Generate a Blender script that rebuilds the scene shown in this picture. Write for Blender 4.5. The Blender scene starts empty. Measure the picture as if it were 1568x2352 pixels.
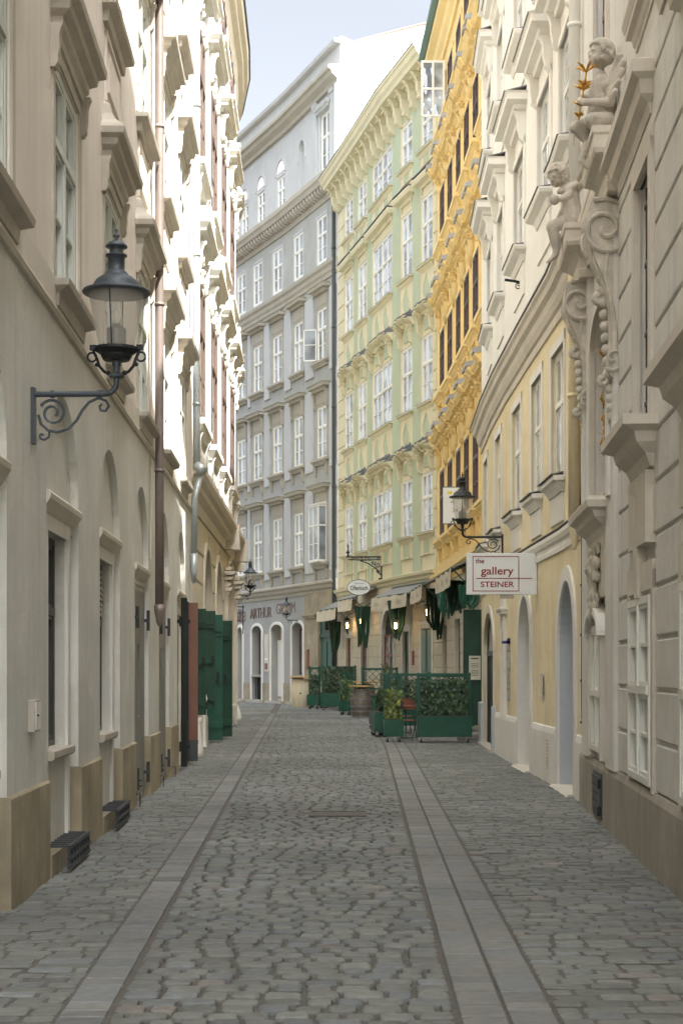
import bpy, math, random
from mathutils import Vector, Matrix
R = math.radians
rnd = random.Random(7)
FPX, CX, HY, EYE = 3600.0, 784.0, 1538.0, 1.6      # focal length, principal column, horizon row (px of a 1568 px wide print), eye height
sc = bpy.context.scene
C = sc.collection
# ---------------------------------------------------------------- camera, sky, sun, exposure
cam = bpy.data.cameras.new('camera'); cam_o = bpy.data.objects.new('camera', cam); C.objects.link(cam_o)
cam_o.location = (0, 0, EYE); cam_o.rotation_euler = (R(90), 0, 0)
cam.sensor_fit = 'HORIZONTAL'; cam.sensor_width = 24; cam.lens = 24 * FPX / 1568
cam.shift_y = (HY - 1176) / 1568; cam.clip_end = 3000
sc.camera = cam_o
SUN_AZ, SUN_EL = 36.0, 55.0
w = bpy.data.worlds.new('World'); sc.world = w; w.use_nodes = True
nt = w.node_tree; bg = nt.nodes['Background']
sky = nt.nodes.new('ShaderNodeTexSky'); sky.sky_type = 'NISHITA'; sky.sun_disc = False
sky.sun_elevation = R(SUN_EL); sky.sun_rotation = R(180 - SUN_AZ); sky.air_density = 1.0; sky.dust_density = 3.0; sky.ozone_density = 1.0
sky.altitude = 170
hs = nt.nodes.new('ShaderNodeHueSaturation'); hs.inputs['Saturation'].default_value = .32      # thin high haze: a paler sky
nt.links.new(sky.outputs[0], hs.inputs['Color']); tcw = nt.nodes.new('ShaderNodeTexCoord'); dp = nt.nodes.new('ShaderNodeVectorMath'); dp.operation = 'DOT_PRODUCT'      # sky boosted sunward and overhead, added fill for the shaded street
nt.links.new(tcw.outputs['Generated'], dp.inputs[0]); mr = nt.nodes.new('ShaderNodeMapRange'); nt.links.new(dp.outputs['Value'], mr.inputs[0]); SKY_FILL = mr
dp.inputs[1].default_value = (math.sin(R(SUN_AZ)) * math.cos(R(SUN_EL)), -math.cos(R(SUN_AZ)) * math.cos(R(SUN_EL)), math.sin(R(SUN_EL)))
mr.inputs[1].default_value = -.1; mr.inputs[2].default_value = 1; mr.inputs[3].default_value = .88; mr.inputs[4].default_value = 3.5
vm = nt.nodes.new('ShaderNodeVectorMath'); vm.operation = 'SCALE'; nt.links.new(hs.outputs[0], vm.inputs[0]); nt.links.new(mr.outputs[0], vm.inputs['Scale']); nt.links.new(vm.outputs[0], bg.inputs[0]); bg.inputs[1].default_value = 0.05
sl = bpy.data.lights.new('sun', 'SUN'); sl.energy = 2.9; sl.angle = R(0.5); sl.color = (1, .985, .94)
so = bpy.data.objects.new('sun', sl); C.objects.link(so); so.location = (20, -20, 60)
sdir = Vector((math.sin(R(SUN_AZ)) * math.cos(R(SUN_EL)), -math.cos(R(SUN_AZ)) * math.cos(R(SUN_EL)), math.sin(R(SUN_EL))))
so.rotation_euler = sdir.to_track_quat('Z', 'Y').to_euler()
vs = sc.view_settings; vs.view_transform = 'Standard'; vs.look = 'None'; vs.exposure = 2.7; vs.gamma = 1
sc.cycles.max_bounces = 8; sc.cycles.diffuse_bounces = 5; sc.cycles.transparent_max_bounces = 12
sc.cycles.use_denoising = True; sc.cycles.sample_clamp_indirect = 20; sc.cycles.blur_glossy = 0; sc.cycles.caustics_reflective = True

# ---------------------------------------------------------------- materials
MATS = {}
def mat(name, col, rough=.8, metal=0., var=.12, vs_=1.2, streak=0., bump=.0, bs=40., spec=None, col2=None, c2s=.6, c2t=(.5, .65), emit=None, es=0., alpha=None, ior=None, trans=0.):
    if name in MATS: return MATS[name]
    m = bpy.data.materials.new(name); m.use_nodes = True; MATS[name] = m
    n, l = m.node_tree.nodes, m.node_tree.links
    b = n['Principled BSDF']; b.inputs['Roughness'].default_value = rough; b.inputs['Metallic'].default_value = metal
    if spec is not None: b.inputs['Specular IOR Level'].default_value = spec
    if ior: b.inputs['IOR'].default_value = ior
    if trans: b.inputs['Transmission Weight'].default_value = trans
    if alpha is not None: b.inputs['Alpha'].default_value = alpha
    tc = n.new('ShaderNodeNewGeometry')
    cur = None
    def noise(scale, vec=None, detail=4, rough_=.6):
        t = n.new('ShaderNodeTexNoise'); t.inputs['Scale'].default_value = scale; t.inputs['Detail'].default_value = detail; t.inputs['Roughness'].default_value = rough_
        l.new(vec if vec else tc.outputs['Position'], t.inputs['Vector']); return t
    def mixc(fac, a, bcol, mode='MIX'):
        x = n.new('ShaderNodeMix'); x.data_type = 'RGBA'; x.blend_type = mode
        if isinstance(fac, (int, float)): x.inputs[0].default_value = fac
        else: l.new(fac, x.inputs[0])
        for sock, v in ((x.inputs[6], a), (x.inputs[7], bcol)):
            if isinstance(v, (tuple, list)): sock.default_value = (*v[:3], 1)
            else: l.new(v, sock)
        return x.outputs[2]
    def ramp(src, a, bb):
        r = n.new('ShaderNodeMapRange'); r.inputs[1].default_value = a; r.inputs[2].default_value = bb; l.new(src, r.inputs[0]); return r.outputs[0]
    col = tuple(col)
    cur = col
    if var > 0:
        t = noise(vs_); f = ramp(t.outputs[0], .3, .7)
        cur = mixc(f, tuple(c * (1 - var) for c in col), tuple(min(1, c * (1 + var * .7)) for c in col))
        t2 = noise(vs_ * 7); f2 = ramp(t2.outputs[0], .35, .75)
        cur = mixc(f2, cur, mixc(.5, cur, tuple(c * (1 - var) for c in col)))
    if col2 is not None:
        t = noise(c2s, detail=6, rough_=.7); f = ramp(t.outputs[0], *c2t)
        cur = mixc(f, cur, tuple(col2))
    if streak > 0:
        mp = n.new('ShaderNodeMapping'); mp.inputs['Scale'].default_value = (5, 5, .35); l.new(tc.outputs['Position'], mp.inputs[0])
        t = noise(1.0, mp.outputs[0]); f = ramp(t.outputs[0], .5, .78)
        mm = n.new('ShaderNodeMath'); mm.operation = 'MULTIPLY'; mm.inputs[1].default_value = streak; l.new(f, mm.inputs[0])
        cur = mixc(mm.outputs[0], cur, tuple(c * .45 for c in col))
    if isinstance(cur, tuple): b.inputs['Base Color'].default_value = (*cur[:3], 1)
    else: l.new(cur, b.inputs['Base Color'])
    if bump > 0:
        t = noise(bs, detail=5); bp = n.new('ShaderNodeBump'); bp.inputs['Strength'].default_value = bump; bp.inputs['Distance'].default_value = .02
        l.new(t.outputs[0], bp.inputs['Height']); l.new(bp.outputs[0], b.inputs['Normal'])
    if emit: b.inputs['Emission Color'].default_value = (*emit, 1); b.inputs['Emission Strength'].default_value = es
    return m

def vmat(name, rough=.75, bump=.35, bs=60., spec=.35):      # colour from a per-stone / per-leaf attribute
    m = bpy.data.materials.new(name); m.use_nodes = True; MATS[name] = m
    n, l = m.node_tree.nodes, m.node_tree.links; b = n['Principled BSDF']
    b.inputs['Roughness'].default_value = rough; b.inputs['Specular IOR Level'].default_value = spec
    a = n.new('ShaderNodeAttribute'); a.attribute_name = 'tint'
    g = n.new('ShaderNodeNewGeometry')
    t = n.new('ShaderNodeTexNoise'); t.inputs['Scale'].default_value = 14; t.inputs['Detail'].default_value = 6; l.new(g.outputs['Position'], t.inputs['Vector'])
    r = n.new('ShaderNodeMapRange'); r.inputs[1].default_value = .3; r.inputs[2].default_value = .7; r.inputs[3].default_value = .86; r.inputs[4].default_value = 1.12; l.new(t.outputs[0], r.inputs[0])
    x = n.new('ShaderNodeMix'); x.data_type = 'RGBA'; x.blend_type = 'MULTIPLY'; x.inputs[0].default_value = 1
    l.new(a.outputs['Color'], x.inputs[6]); l.new(r.outputs[0], x.inputs[7])
    t3 = n.new('ShaderNodeTexNoise'); t3.inputs['Scale'].default_value = .32; t3.inputs['Detail'].default_value = 3; l.new(g.outputs['Position'], t3.inputs['Vector'])
    r3 = n.new('ShaderNodeMapRange'); r3.inputs[1].default_value = .35; r3.inputs[2].default_value = .65; r3.inputs[3].default_value = .8; r3.inputs[4].default_value = 1.15; l.new(t3.outputs[0], r3.inputs[0])
    x2 = n.new('ShaderNodeMix'); x2.data_type = 'RGBA'; x2.blend_type = 'MULTIPLY'; x2.inputs[0].default_value = 1
    l.new(x.outputs[2], x2.inputs[6]); l.new(r3.outputs[0], x2.inputs[7])
    l.new(x2.outputs[2], b.inputs['Base Color'])
    t2 = n.new('ShaderNodeTexNoise'); t2.inputs['Scale'].default_value = bs; t2.inputs['Detail'].default_value = 5; l.new(g.outputs['Position'], t2.inputs['Vector'])
    bp = n.new('ShaderNodeBump'); bp.inputs['Strength'].default_value = bump; bp.inputs['Distance'].default_value = .01
    l.new(t2.outputs[0], bp.inputs['Height']); l.new(bp.outputs[0], b.inputs['Normal'])
    return m

def pane_mat(name, col, ior=1.5, rough=.02, wav=.12, var=.3, sc_=.9):
    m = bpy.data.materials.new(name); m.use_nodes = True; MATS[name] = m
    n, l = m.node_tree.nodes, m.node_tree.links; b = n['Principled BSDF']
    b.inputs['Roughness'].default_value = rough; b.inputs['IOR'].default_value = ior
    g = n.new('ShaderNodeNewGeometry')
    t = n.new('ShaderNodeTexNoise'); t.inputs['Scale'].default_value = sc_; t.inputs['Detail'].default_value = 2; l.new(g.outputs['Position'], t.inputs['Vector'])
    r = n.new('ShaderNodeMapRange'); r.inputs[1].default_value = .4; r.inputs[2].default_value = .6; l.new(t.outputs[0], r.inputs[0])
    x = n.new('ShaderNodeMix'); x.data_type = 'RGBA'; l.new(r.outputs[0], x.inputs[0])
    x.inputs[6].default_value = (*[c * (1 - var) for c in col], 1); x.inputs[7].default_value = (*[c * (1 + var) for c in col], 1)
    l.new(x.outputs[2], b.inputs['Base Color'])
    t2 = n.new('ShaderNodeTexNoise'); t2.inputs['Scale'].default_value = 2.2; t2.inputs['Detail'].default_value = 1; l.new(g.outputs['Position'], t2.inputs['Vector'])
    bp = n.new('ShaderNodeBump'); bp.inputs['Strength'].default_value = wav; bp.inputs['Distance'].default_value = .12
    l.new(t2.outputs[0], bp.inputs['Height']); l.new(bp.outputs[0], b.inputs['Normal'])
    return m

# ---------------------------------------------------------------- mesh builder
ORG = {}
def link(o, parent=None):
    C.objects.link(o)
    if parent: o.parent = parent
    return o
def root(name, label, cat, loc=(0, 0, 0), rz=0, group=None):
    o = bpy.data.objects.new(name, None); C.objects.link(o); o.location = loc; o.rotation_euler = (0, 0, rz)
    o.empty_display_size = .2
    o['label'] = label; o['category'] = cat
    if group: o['group'] = group
    ORG[o.name] = Vector(loc)
    return o
def tag(o, label, cat, group=None, kind=None):
    if kind: o['kind'] = kind
    if label: o['label'] = label
    if cat: o['category'] = cat
    if group: o['group'] = group
    return o
def topo(p):
    while p.parent: p = p.parent
    return ORG.get(p.name, Vector((0, 0, 0)))

SPLIT = {'plinth', 'wall_strip', 'modillion', 'quoin', 'bracket', 'pilaster', 'pilaster_strip', 'arch_surround', 'painted_field', 'hinge', 'lintel', 'niche_wall', 'window_surround', 'stucco_frame', 'apron_panel', 'shutter', 'screw', 'side_wall', 'lead_cover', 'vent_hole', 'door_surround', 'serif', 'blind_arch', 'threshold', 'upper_storey', 'post', 'rail', 'carved_ornament', 'awning_arm', 'banner_rod', 'stretcher', 'glazing_bar', 'door_handle', 'batten', 'window_sill', 'drapery', 'hoop', 'cable', 'lifting_hole', 'rustication', 'gilded_grille', 'print', 'lock_plate'}
class MB:
    def __init__(s): s.v = []; s.f = []; s.t = []
    def add(s, vs_, fs, tint=None):
        b = len(s.v); s.v += [tuple(p) for p in vs_]; s.f += [tuple(b + i for i in f) for f in fs]
        if tint is not None: s.t += [tint] * len(fs)
    def hexa(s, p): s.add(p, [(0, 3, 2, 1), (4, 5, 6, 7), (0, 1, 5, 4), (1, 2, 6, 5), (2, 3, 7, 6), (3, 0, 4, 7)])
    def box(s, x0, x1, y0, y1, z0, z1):
        s.hexa([(x0, y0, z0), (x1, y0, z0), (x1, y1, z0), (x0, y1, z0), (x0, y0, z1), (x1, y0, z1), (x1, y1, z1), (x0, y1, z1)])
        return s
    def rings(s, rings, closed=True, cap=True):
        n = len(rings[0]); b = len(s.v)
        for r in rings: s.v += [tuple(p) for p in r]
        m = n if closed else n - 1
        for i in range(len(rings) - 1):
            for j in range(m):
                a, c = b + i * n + j, b + i * n + (j + 1) % n
                s.f.append((a, c, c + n, a + n))
        if cap and closed:
            s.f.append(tuple(b + j for j in reversed(range(n)))); s.f.append(tuple(b + (len(rings) - 1) * n + j for j in range(n)))
    def tube(s, pts, r, n=8, cap=True):
        pts = [Vector(p) for p in pts]; rs = r if isinstance(r, (list, tuple)) else [r] * len(pts)
        rings = []; up = Vector((.13, .21, .97)).normalized(); prev = None
        for i, p in enumerate(pts):
            d = (pts[min(i + 1, len(pts) - 1)] - pts[max(i - 1, 0)])
            if d.length < 1e-9: d = Vector((0, 0, 1))
            d.normalize()
            if prev is None:
                a = d.cross(up)
                if a.length < .05: a = d.cross(Vector((1, 0, 0)))
            else: a = prev - d * prev.dot(d)
            a.normalize(); prev = a; b2 = d.cross(a)
            rings.append([p + (a * math.cos(q) + b2 * math.sin(q)) * rs[i] for q in [2 * math.pi * k / n for k in range(n)]])
        s.rings(rings, True, cap)
    def lathe(s, prof, c=(0, 0, 0), n=20, cap=True):
        s.rings([[(c[0] + r * math.cos(2 * math.pi * k / n), c[1] + r * math.sin(2 * math.pi * k / n), c[2] + z) for k in range(n)] for r, z in prof], True, cap)
    def ell(s, c, r, n=8, m=6, M=None):
        if isinstance(r, (int, float)): r = (r, r, r)
        rings = []
        for i in range(m + 1):
            th = math.pi * (i if 0 < i < m else (i + .02 if i == 0 else i - .02)) / m
            ring = []
            for k in range(n):
                q = Vector((r[0] * math.sin(th) * math.cos(2 * math.pi * k / n), r[1] * math.sin(th) * math.sin(2 * math.pi * k / n), -r[2] * math.cos(th)))
                if M: q = M @ q
                ring.append(Vector(c) + q)
            rings.append(ring)
        s.rings(rings)
    def cap(s, a, b, ra, rb, n=10):      # capsule
        a, b = Vector(a), Vector(b); d = b - a; L = max(d.length, 1e-6); d = d / L
        pts, rs = [], []
        for q in (-.98, -.75, -.4): pts.append(a + d * ra * q); rs.append(ra * math.sqrt(1 - q * q))
        for q in (0, .5, 1): pts.append(a + d * L * q); rs.append(ra + (rb - ra) * q)
        for q in (.4, .75, .98): pts.append(b + d * rb * q); rs.append(rb * math.sqrt(1 - q * q))
        s.tube(pts, rs, n)
    def prism(s, poly, vec):
        vec = Vector(vec); s.rings([poly, [Vector(p) + vec for p in poly]])
    def clusters(s):
        n = len(s.v); par = list(range(n))
        def find(i):
            while par[i] != i: par[i] = par[par[i]]; i = par[i]
            return i
        for f in s.f:
            a = find(f[0])
            for k in f[1:]:
                b = find(k)
                if a != b: par[b] = a
        bb = {}
        for i, p in enumerate(s.v):
            r = find(i); q = bb.get(r)
            if q is None: bb[r] = [list(p), list(p)]
            else:
                for k in range(3): q[0][k] = min(q[0][k], p[k]); q[1][k] = max(q[1][k], p[k])
        ks = list(bb); grp = {k: k for k in ks}
        def fg(k):
            while grp[k] != k: k = grp[k]
            return k
        for i, a in enumerate(ks):
            for b in ks[i + 1:]:
                if all(bb[a][0][k] - .006 <= bb[b][1][k] and bb[b][0][k] - .006 <= bb[a][1][k] for k in range(3)):
                    x, y = fg(a), fg(b)
                    if x != y: grp[y] = x
        out = {}
        for j, f in enumerate(s.f): out.setdefault(fg(find(f[0])), []).append(j)
        return list(out.values())
    def build(s, name, m, parent=None, world=True, smooth=False, loc=None, rz=0, bevel=0):
        if name in SPLIT and not s.t:
            cl = s.clusters()
            if 1 < len(cl) <= 60:
                o = None
                for c in cl:
                    t = MB(); mp = {}
                    for j in c:
                        for k in s.f[j]:
                            if k not in mp: mp[k] = len(t.v); t.v.append(s.v[k])
                        t.f.append(tuple(mp[k] for k in s.f[j]))
                    q = t._build(name, m, parent, world, smooth, loc, rz, bevel); o = o or q
                return o
        return s._build(name, m, parent, world, smooth, loc, rz, bevel)
    def _build(s, name, m, parent=None, world=True, smooth=False, loc=None, rz=0, bevel=0):
        me = bpy.data.meshes.new(name)
        o = Vector((0, 0, 0))
        if parent is not None and world and loc is None: o = topo(parent)
        me.from_pydata([(x - o.x, y - o.y, z - o.z) for x, y, z in s.v], [], s.f)
        if s.t:
            a = me.attributes.new('tint', 'FLOAT_COLOR', 'FACE')
            a.data.foreach_set('color', [q for t in s.t for q in (*t, 1.)])
        if isinstance(m, (list, tuple)):
            for q in m: me.materials.append(q)
        else: me.materials.append(m)
        if smooth: me.shade_smooth()
        ob = bpy.data.objects.new(name, me); link(ob, parent)
        if loc is not None: ob.location = loc; ob.rotation_euler = (0, 0, rz)
        if bevel:
            b = ob.modifiers.new('bevel', 'BEVEL'); b.width = bevel; b.segments = 2; b.limit_method = 'ANGLE'
        return ob
def remesh(o, vox, it=4):
    r = o.modifiers.new('remesh', 'REMESH'); r.mode = 'VOXEL'; r.voxel_size = vox; r.use_smooth_shade = True
    s = o.modifiers.new('smooth', 'SMOOTH'); s.iterations = it; s.factor = .5
def copy_tree(o, parent=None):
    c = o.copy(); C.objects.link(c); c.parent = parent
    for ch in list(o.children): copy_tree(ch, c)
    return c

# ---------------------------------------------------------------- facades: a path on the ground, a distance s along it, out from it, and a height
class Facade:
    def __init__(s, pts):
        s.p = [Vector(q) for q in pts]; s.c = [0.]
        for a, b in zip(s.p, s.p[1:]): s.c.append(s.c[-1] + (b - a).length)
        sn = []
        for a, b in zip(s.p, s.p[1:]):
            t = (b - a).normalized(); sn.append(Vector((t.y, -t.x)))
        s.vn = [sn[0]] + [(a + b).normalized() for a, b in zip(sn, sn[1:])] + [sn[-1]]
        s.L = s.c[-1]
    def seg(s, q):
        for i in range(len(s.c) - 1):
            if q <= s.c[i + 1] or i == len(s.c) - 2: return i, (q - s.c[i]) / (s.c[i + 1] - s.c[i])
    def P(s, q, o=0., z=0.):
        i, f = s.seg(q); b = s.p[i].lerp(s.p[i + 1], f); n = s.vn[i].lerp(s.vn[i + 1], min(max(f, 0), 1)).normalized()
        return Vector((b.x + n.x * o, b.y + n.y * o, z))
    def n(s, q):
        i, f = s.seg(q); return s.vn[i].lerp(s.vn[i + 1], min(max(f, 0), 1)).normalized()
    def ang(s, q):
        n = s.n(q); t = Vector((-n.y, n.x)); return math.atan2(t.y, t.x)
    def sY(s, Y):
        for i in range(len(s.p) - 1):
            a, b = s.p[i].y, s.p[i + 1].y
            if min(a, b) <= Y <= max(a, b): return s.c[i] + (Y - a) / (b - a) * (s.c[i + 1] - s.c[i])
        return 0 if abs(Y - s.p[0].y) < abs(Y - s.p[-1].y) else s.L
    def sx(s, x):                         # where the sight line through print column x meets the wall
        m = (x - CX) / FPX
        for i in range(len(s.p) - 1):
            a, b = s.p[i], s.p[i + 1]; fa, fb = a.x - m * a.y, b.x - m * b.y
            if fa * fb <= 0: return s.c[i] + fa / (fa - fb) * (s.c[i + 1] - s.c[i])
        return 0
    def zz(s, x, y):
        Y = s.P(s.sx(x)).y; return EYE + (HY - y) * Y / FPX
    def samp(s, a, b, step=None):
        r = [a] + [c for c in s.c if a + 1e-4 < c < b - 1e-4] + [b]
        return r

def sweep(mb, F, a, b, prof, miter=0.):
    mo = max(o for o, z in prof)
    if len(prof) >= 6 and mo > .09 and 2.2 * mo < b - a < 4.2:      # short mouldings return to the wall at both ends
        a += mo * .7; b -= mo * .7
        ex = lambda o: max(o, 0)
        rings = [[F.P(a - ex(o), -.02, z) for o, z in prof], [F.P(a - ex(o), o, z) for o, z in prof]]
        for q in F.samp(a, b)[1:-1]: rings.append([F.P(q, o, z) for o, z in prof])
        rings += [[F.P(b + ex(o), o, z) for o, z in prof], [F.P(b + ex(o), -.02, z) for o, z in prof]]
        mb.rings(rings); return
    rings = []
    for q in F.samp(a, b):
        rings.append([F.P(q, o, z) for o, z in prof])
    mb.rings(rings)

def rect(o0, o1, z0, z1): return [(o0, z0), (o1, z0), (o1, z1), (o0, z1)]
def molding(z0, z1, out, steps=4, base=-.05, style='cornice'):
    """closed profile that grows outwards from z0 up to z1"""
    h = z1 - z0
    if style == 'cornice':
        pr = [(0, 0), (.12, 0), (.16, .12), (.3, .2), (.38, .34), (.42, .4), (.75, .46), (.78, .62), (.82, .64), (.95, .8), (1, .86), (1, 1)]
    elif style == 'hood':
        pr = [(0, 0), (.2, 0), (.25, .18), (.5, .32), (.55, .42), (.9, .5), (.92, .66), (1, .72), (1, .86)]
    elif style == 'sill':
        pr = [(0, 0), (.45, 0), (.5, .2), (.8, .45), (.82, .55), (1, .6), (1, .95)]
    else:
        pr = [(0, 0), (.6, 0), (.6, .3), (1, .45), (1, 1)]
    return [(base, z0)] + [(out * u, z0 + h * v) for u, v in pr] + [(base, z1)]

def opening(s0, s1, z0, z1, arch=None, d=.2, nseg=12):
    """z1 = top (rect) or springing height; arch = rise"""
    if s0 > s1: s0, s1 = s1, s0
    return dict(s0=s0, s1=s1, z0=z0, z1=z1, arch=arch, d=d, n=nseg)
def op_top(o, q):
    if not o['arch']: return o['z1']
    u = (q - o['s0']) / (o['s1'] - o['s0']) * 2 - 1
    return o['z1'] + o['arch'] * math.sqrt(max(0, 1 - u * u))
def op_cols(o):
    if not o['arch']: return [o['s0'], o['s1']]
    n = o['n']; return [(o['s0'] + o['s1']) / 2 - math.cos(math.pi * k / n) * (o['s1'] - o['s0']) / 2 for k in range(n + 1)]
def wall(mb, F, s0, s1, z0, z1, ops=(), out=0., reveal=True):
    ops = [o for o in ops if o['s1'] > s0 and o['s0'] < s1]
    xs = set([round(s0, 5), round(s1, 5)])
    for c in F.c:
        if s0 < c < s1: xs.add(round(c, 5))
    for o in ops:
        for q in op_cols(o):
            if s0 <= q <= s1: xs.add(round(q, 5))
    xs = sorted(xs)
    for a, b in zip(xs, xs[1:]):
        if b - a < 1e-5: continue
        m = (a + b) / 2
        here = sorted([o for o in ops if o['s0'] < m < o['s1'] and o['z0'] < z1 and op_top(o, m) > z0], key=lambda o: o['z0'])
        la = lb = z0
        for o in here:
            if o['z0'] > la: mb.add([F.P(a, out, la), F.P(b, out, lb), F.P(b, out, o['z0']), F.P(a, out, o['z0'])], [(0, 1, 2, 3)])
            la, lb = min(op_top(o, a), z1), min(op_top(o, b), z1)
        if la < z1 - 1e-5 or lb < z1 - 1e-5: mb.add([F.P(a, out, la), F.P(b, out, lb), F.P(b, out, z1), F.P(a, out, z1)], [(0, 1, 2, 3)])
    if reveal:
        for o in ops:
            if not o['d']: continue
            i = out - o['d']; cs = [q for q in op_cols(o)]
            if not o['arch']: cs = F.samp(o['s0'], o['s1'])
            for q in (o['s0'], o['s1']):
                zt = op_top(o, q)
                mb.add([F.P(q, out, o['z0']), F.P(q, i, o['z0']), F.P(q, i, zt), F.P(q, out, zt)], [(0, 1, 2, 3)])
            for a, b in zip(cs, cs[1:]):
                za, zb = op_top(o, a), op_top(o, b)
                mb.add([F.P(a, out, za), F.P(b, out, zb), F.P(b, i, zb), F.P(a, i, za)], [(0, 1, 2, 3)])
                if o['z0'] > .01: mb.add([F.P(a, out, o['z0']), F.P(b, out, o['z0']), F.P(b, i, o['z0']), F.P(a, i, o['z0'])], [(0, 1, 2, 3)])
def courses(mb, F, s0, s1, zs, ops, gap=.035, out=.03, pad=.0):
    """raised rustication courses, cut at openings"""
    for za, zb in zip(zs, zs[1:]):
        a0, b0 = za + gap / 2, zb - gap / 2
        cuts = []
        for o in ops:
            if o['z0'] - pad < zb - .01 and o['z1'] + (o['arch'] or 0) + pad > za + .01:
                w_ = 0
                if o['arch'] and za > o['z1']:
                    u = min(.98, max(0, (za - o['z1']) / o['arch'])); w_ = (o['s1'] - o['s0']) / 2 * (1 - math.sqrt(1 - u * u))
                cuts.append((o['s0'] - pad + w_, o['s1'] + pad - w_))
        cuts.sort(); cur = s0
        for a, b in cuts + [(s1, s1)]:
            if a - cur > .05:
                bv = out * .7
                sweep(mb, F, cur, a, [(-.01, a0 - bv * .2), (out - bv * .3, a0), (out, a0 + bv * .5), (out, b0 - bv * .5), (out - bv * .3, b0), (-.01, b0 + bv * .2)])
            cur = max(cur, b)

WCACHE = {}
def win_meshes(w_, h, st):
    key = (round(w_, 2), round(h, 2), st['id'])
    if key in WCACHE: return WCACHE[key]
    w_, h = key[0], key[1]
    m, p = MB(), MB(); hw = w_ / 2; ft = st.get('ft', .06); fo = st.get('fo', .03); mw = st.get('mw', .022)
    y0, y1 = -fo, .05
    m.box(-hw, -hw + ft, y0, y1, 0, h); m.box(hw - ft, hw, y0, y1, 0, h)
    m.box(-hw + ft, hw - ft, y0, y1, 0, ft); m.box(-hw + ft, hw - ft, y0, y1, h - ft, h)
    tr = st.get('tr', .62); nx = st.get('nx', 2)
    zt = ft + (h - 2 * ft) * tr
    if tr < 1: m.box(-hw + ft, hw - ft, y0 - .012, y1, zt - .035, zt + .035)
    for k in range(1, nx):
        x = -hw + w_ * k / nx; big = (k * 2 == nx)
        a = .035 if big else .022
        m.box(x - a, x + a, y0 - (.008 if big else -.004), y1 - .002, ft, h - ft)
    sash = st.get('sash', .028)
    cols = nx if nx > 1 else 1
    def leaf(xa, xb, za, zb, nh, nv=0):
        m.box(xa, xa + sash, y0 + .01, y1 - .006, za, zb); m.box(xb - sash, xb, y0 + .01, y1 - .006, za, zb)
        m.box(xa + sash, xb - sash, y0 + .01, y1 - .006, za, za + sash); m.box(xa + sash, xb - sash, y0 + .01, y1 - .006, zb - sash, zb)
        for k in range(1, nh + 1):
            z = za + (zb - za) * k / (nh + 1); m.box(xa + sash, xb - sash, y0 + .016, y1 - .014, z - mw / 2, z + mw / 2)
        for k in range(1, nv + 1):
            x = xa + (xb - xa) * k / (nv + 1); m.box(x - mw / 2, x + mw / 2, y0 + .016, y1 - .014, za + sash, zb - sash)
    for k in range(cols):
        xa = -hw + w_ * k / cols + (ft if k == 0 else .036); xb = -hw + w_ * (k + 1) / cols - (ft if k == cols - 1 else .036)
        if tr < 1:
            leaf(xa, xb, ft, zt - .036, st.get('nh', 1), st.get('nv', 0)); leaf(xa, xb, zt + .036, h - ft, st.get('nhu', 0), st.get('nvu', 0))
        else: leaf(xa, xb, ft, h - ft, st.get('nh', 1), st.get('nv', 0))
    # panes: one slightly tilted quad per leaf, so that reflections differ
    yy = .012; ca = []
    rr = random.Random(int(w_ * 100 + h * 31))
    for k in range(cols):
        xa = -hw + w_ * k / cols + (ft if k == 0 else .03); xb = -hw + w_ * (k + 1) / cols - (ft if k == cols - 1 else .03)
        for za, zb in ([(ft, zt - .03), (zt + .03, h - ft)] if tr < 1 else [(ft, h - ft)]):
            a, b = rr.uniform(-.006, .006), rr.uniform(-.006, .006)
            p.add([(xa, yy + a, za), (xb, yy - a, za), (xb, yy - a + b, zb), (xa, yy + a + b, zb)], [(0, 1, 2, 3)])
    mm = bpy.data.meshes.new('window'); mm.from_pydata(m.v, [], m.f); mm.materials.append(MATS[st['frame']])
    pm = bpy.data.meshes.new('pane'); pm.from_pydata(p.v, [], p.f); pm.materials.append(MATS[st['pane']])
    WCACHE[key] = (mm, pm); return WCACHE[key]
def add_window(F, parent, s0, s1, z0, z1, st, dep=None):
    if s0 > s1: s0, s1 = s1, s0
    c = (s0 + s1) / 2; a, b = F.P(s0), F.P(s1); w_ = (b - a).length
    mm, pm = win_meshes(w_, z1 - z0, st)
    o = bpy.data.objects.new('window', mm); link(o, parent); d = st.get('dep', .1) if dep is None else dep
    mid = (F.P(s0, -d) + F.P(s1, -d)) / 2
    o.location = Vector((mid.x, mid.y, z0)) - topo(parent)
    o.rotation_euler = (0, 0, math.atan2(b.y - a.y, b.x - a.x))
    o.scale = (w_ / round(w_, 2) * 1.0, 1, (z1 - z0) / max(round(z1 - z0, 2), .01))
    p = bpy.data.objects.new('pane', pm); link(p, o)
    return o
def console(mb, F, s, ztop, h, out, w_=.12, base=-.02):
    """S-shaped bracket"""
    pts = []
    for k in range(9):
        f = k / 8; z = ztop - h * f
        o = out * (1 - f) ** .8 * (1 - .25 * math.sin(f * 2 * math.pi)) + .03 + (.35 * out * math.exp(-((f - .92) / .07) ** 2))
        pts.append((o, z))
    prof = [(base, ztop)] + pts + [(base, ztop - h)]
    sweep(mb, F, s - w_ / 2, s + w_ / 2, prof)
def scroll(n=26, turns=1.6, r0=.12, r1=.02, a0=0., cx=0, cz=0, sgn=1):
    out = []
    for k in range(n):
        f = k / (n - 1); a = a0 + sgn * f * turns * 2 * math.pi; r = r0 + (r1 - r0) * f
        out.append((cx + r * math.cos(a), cz + r * math.sin(a)))
    return out
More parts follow.
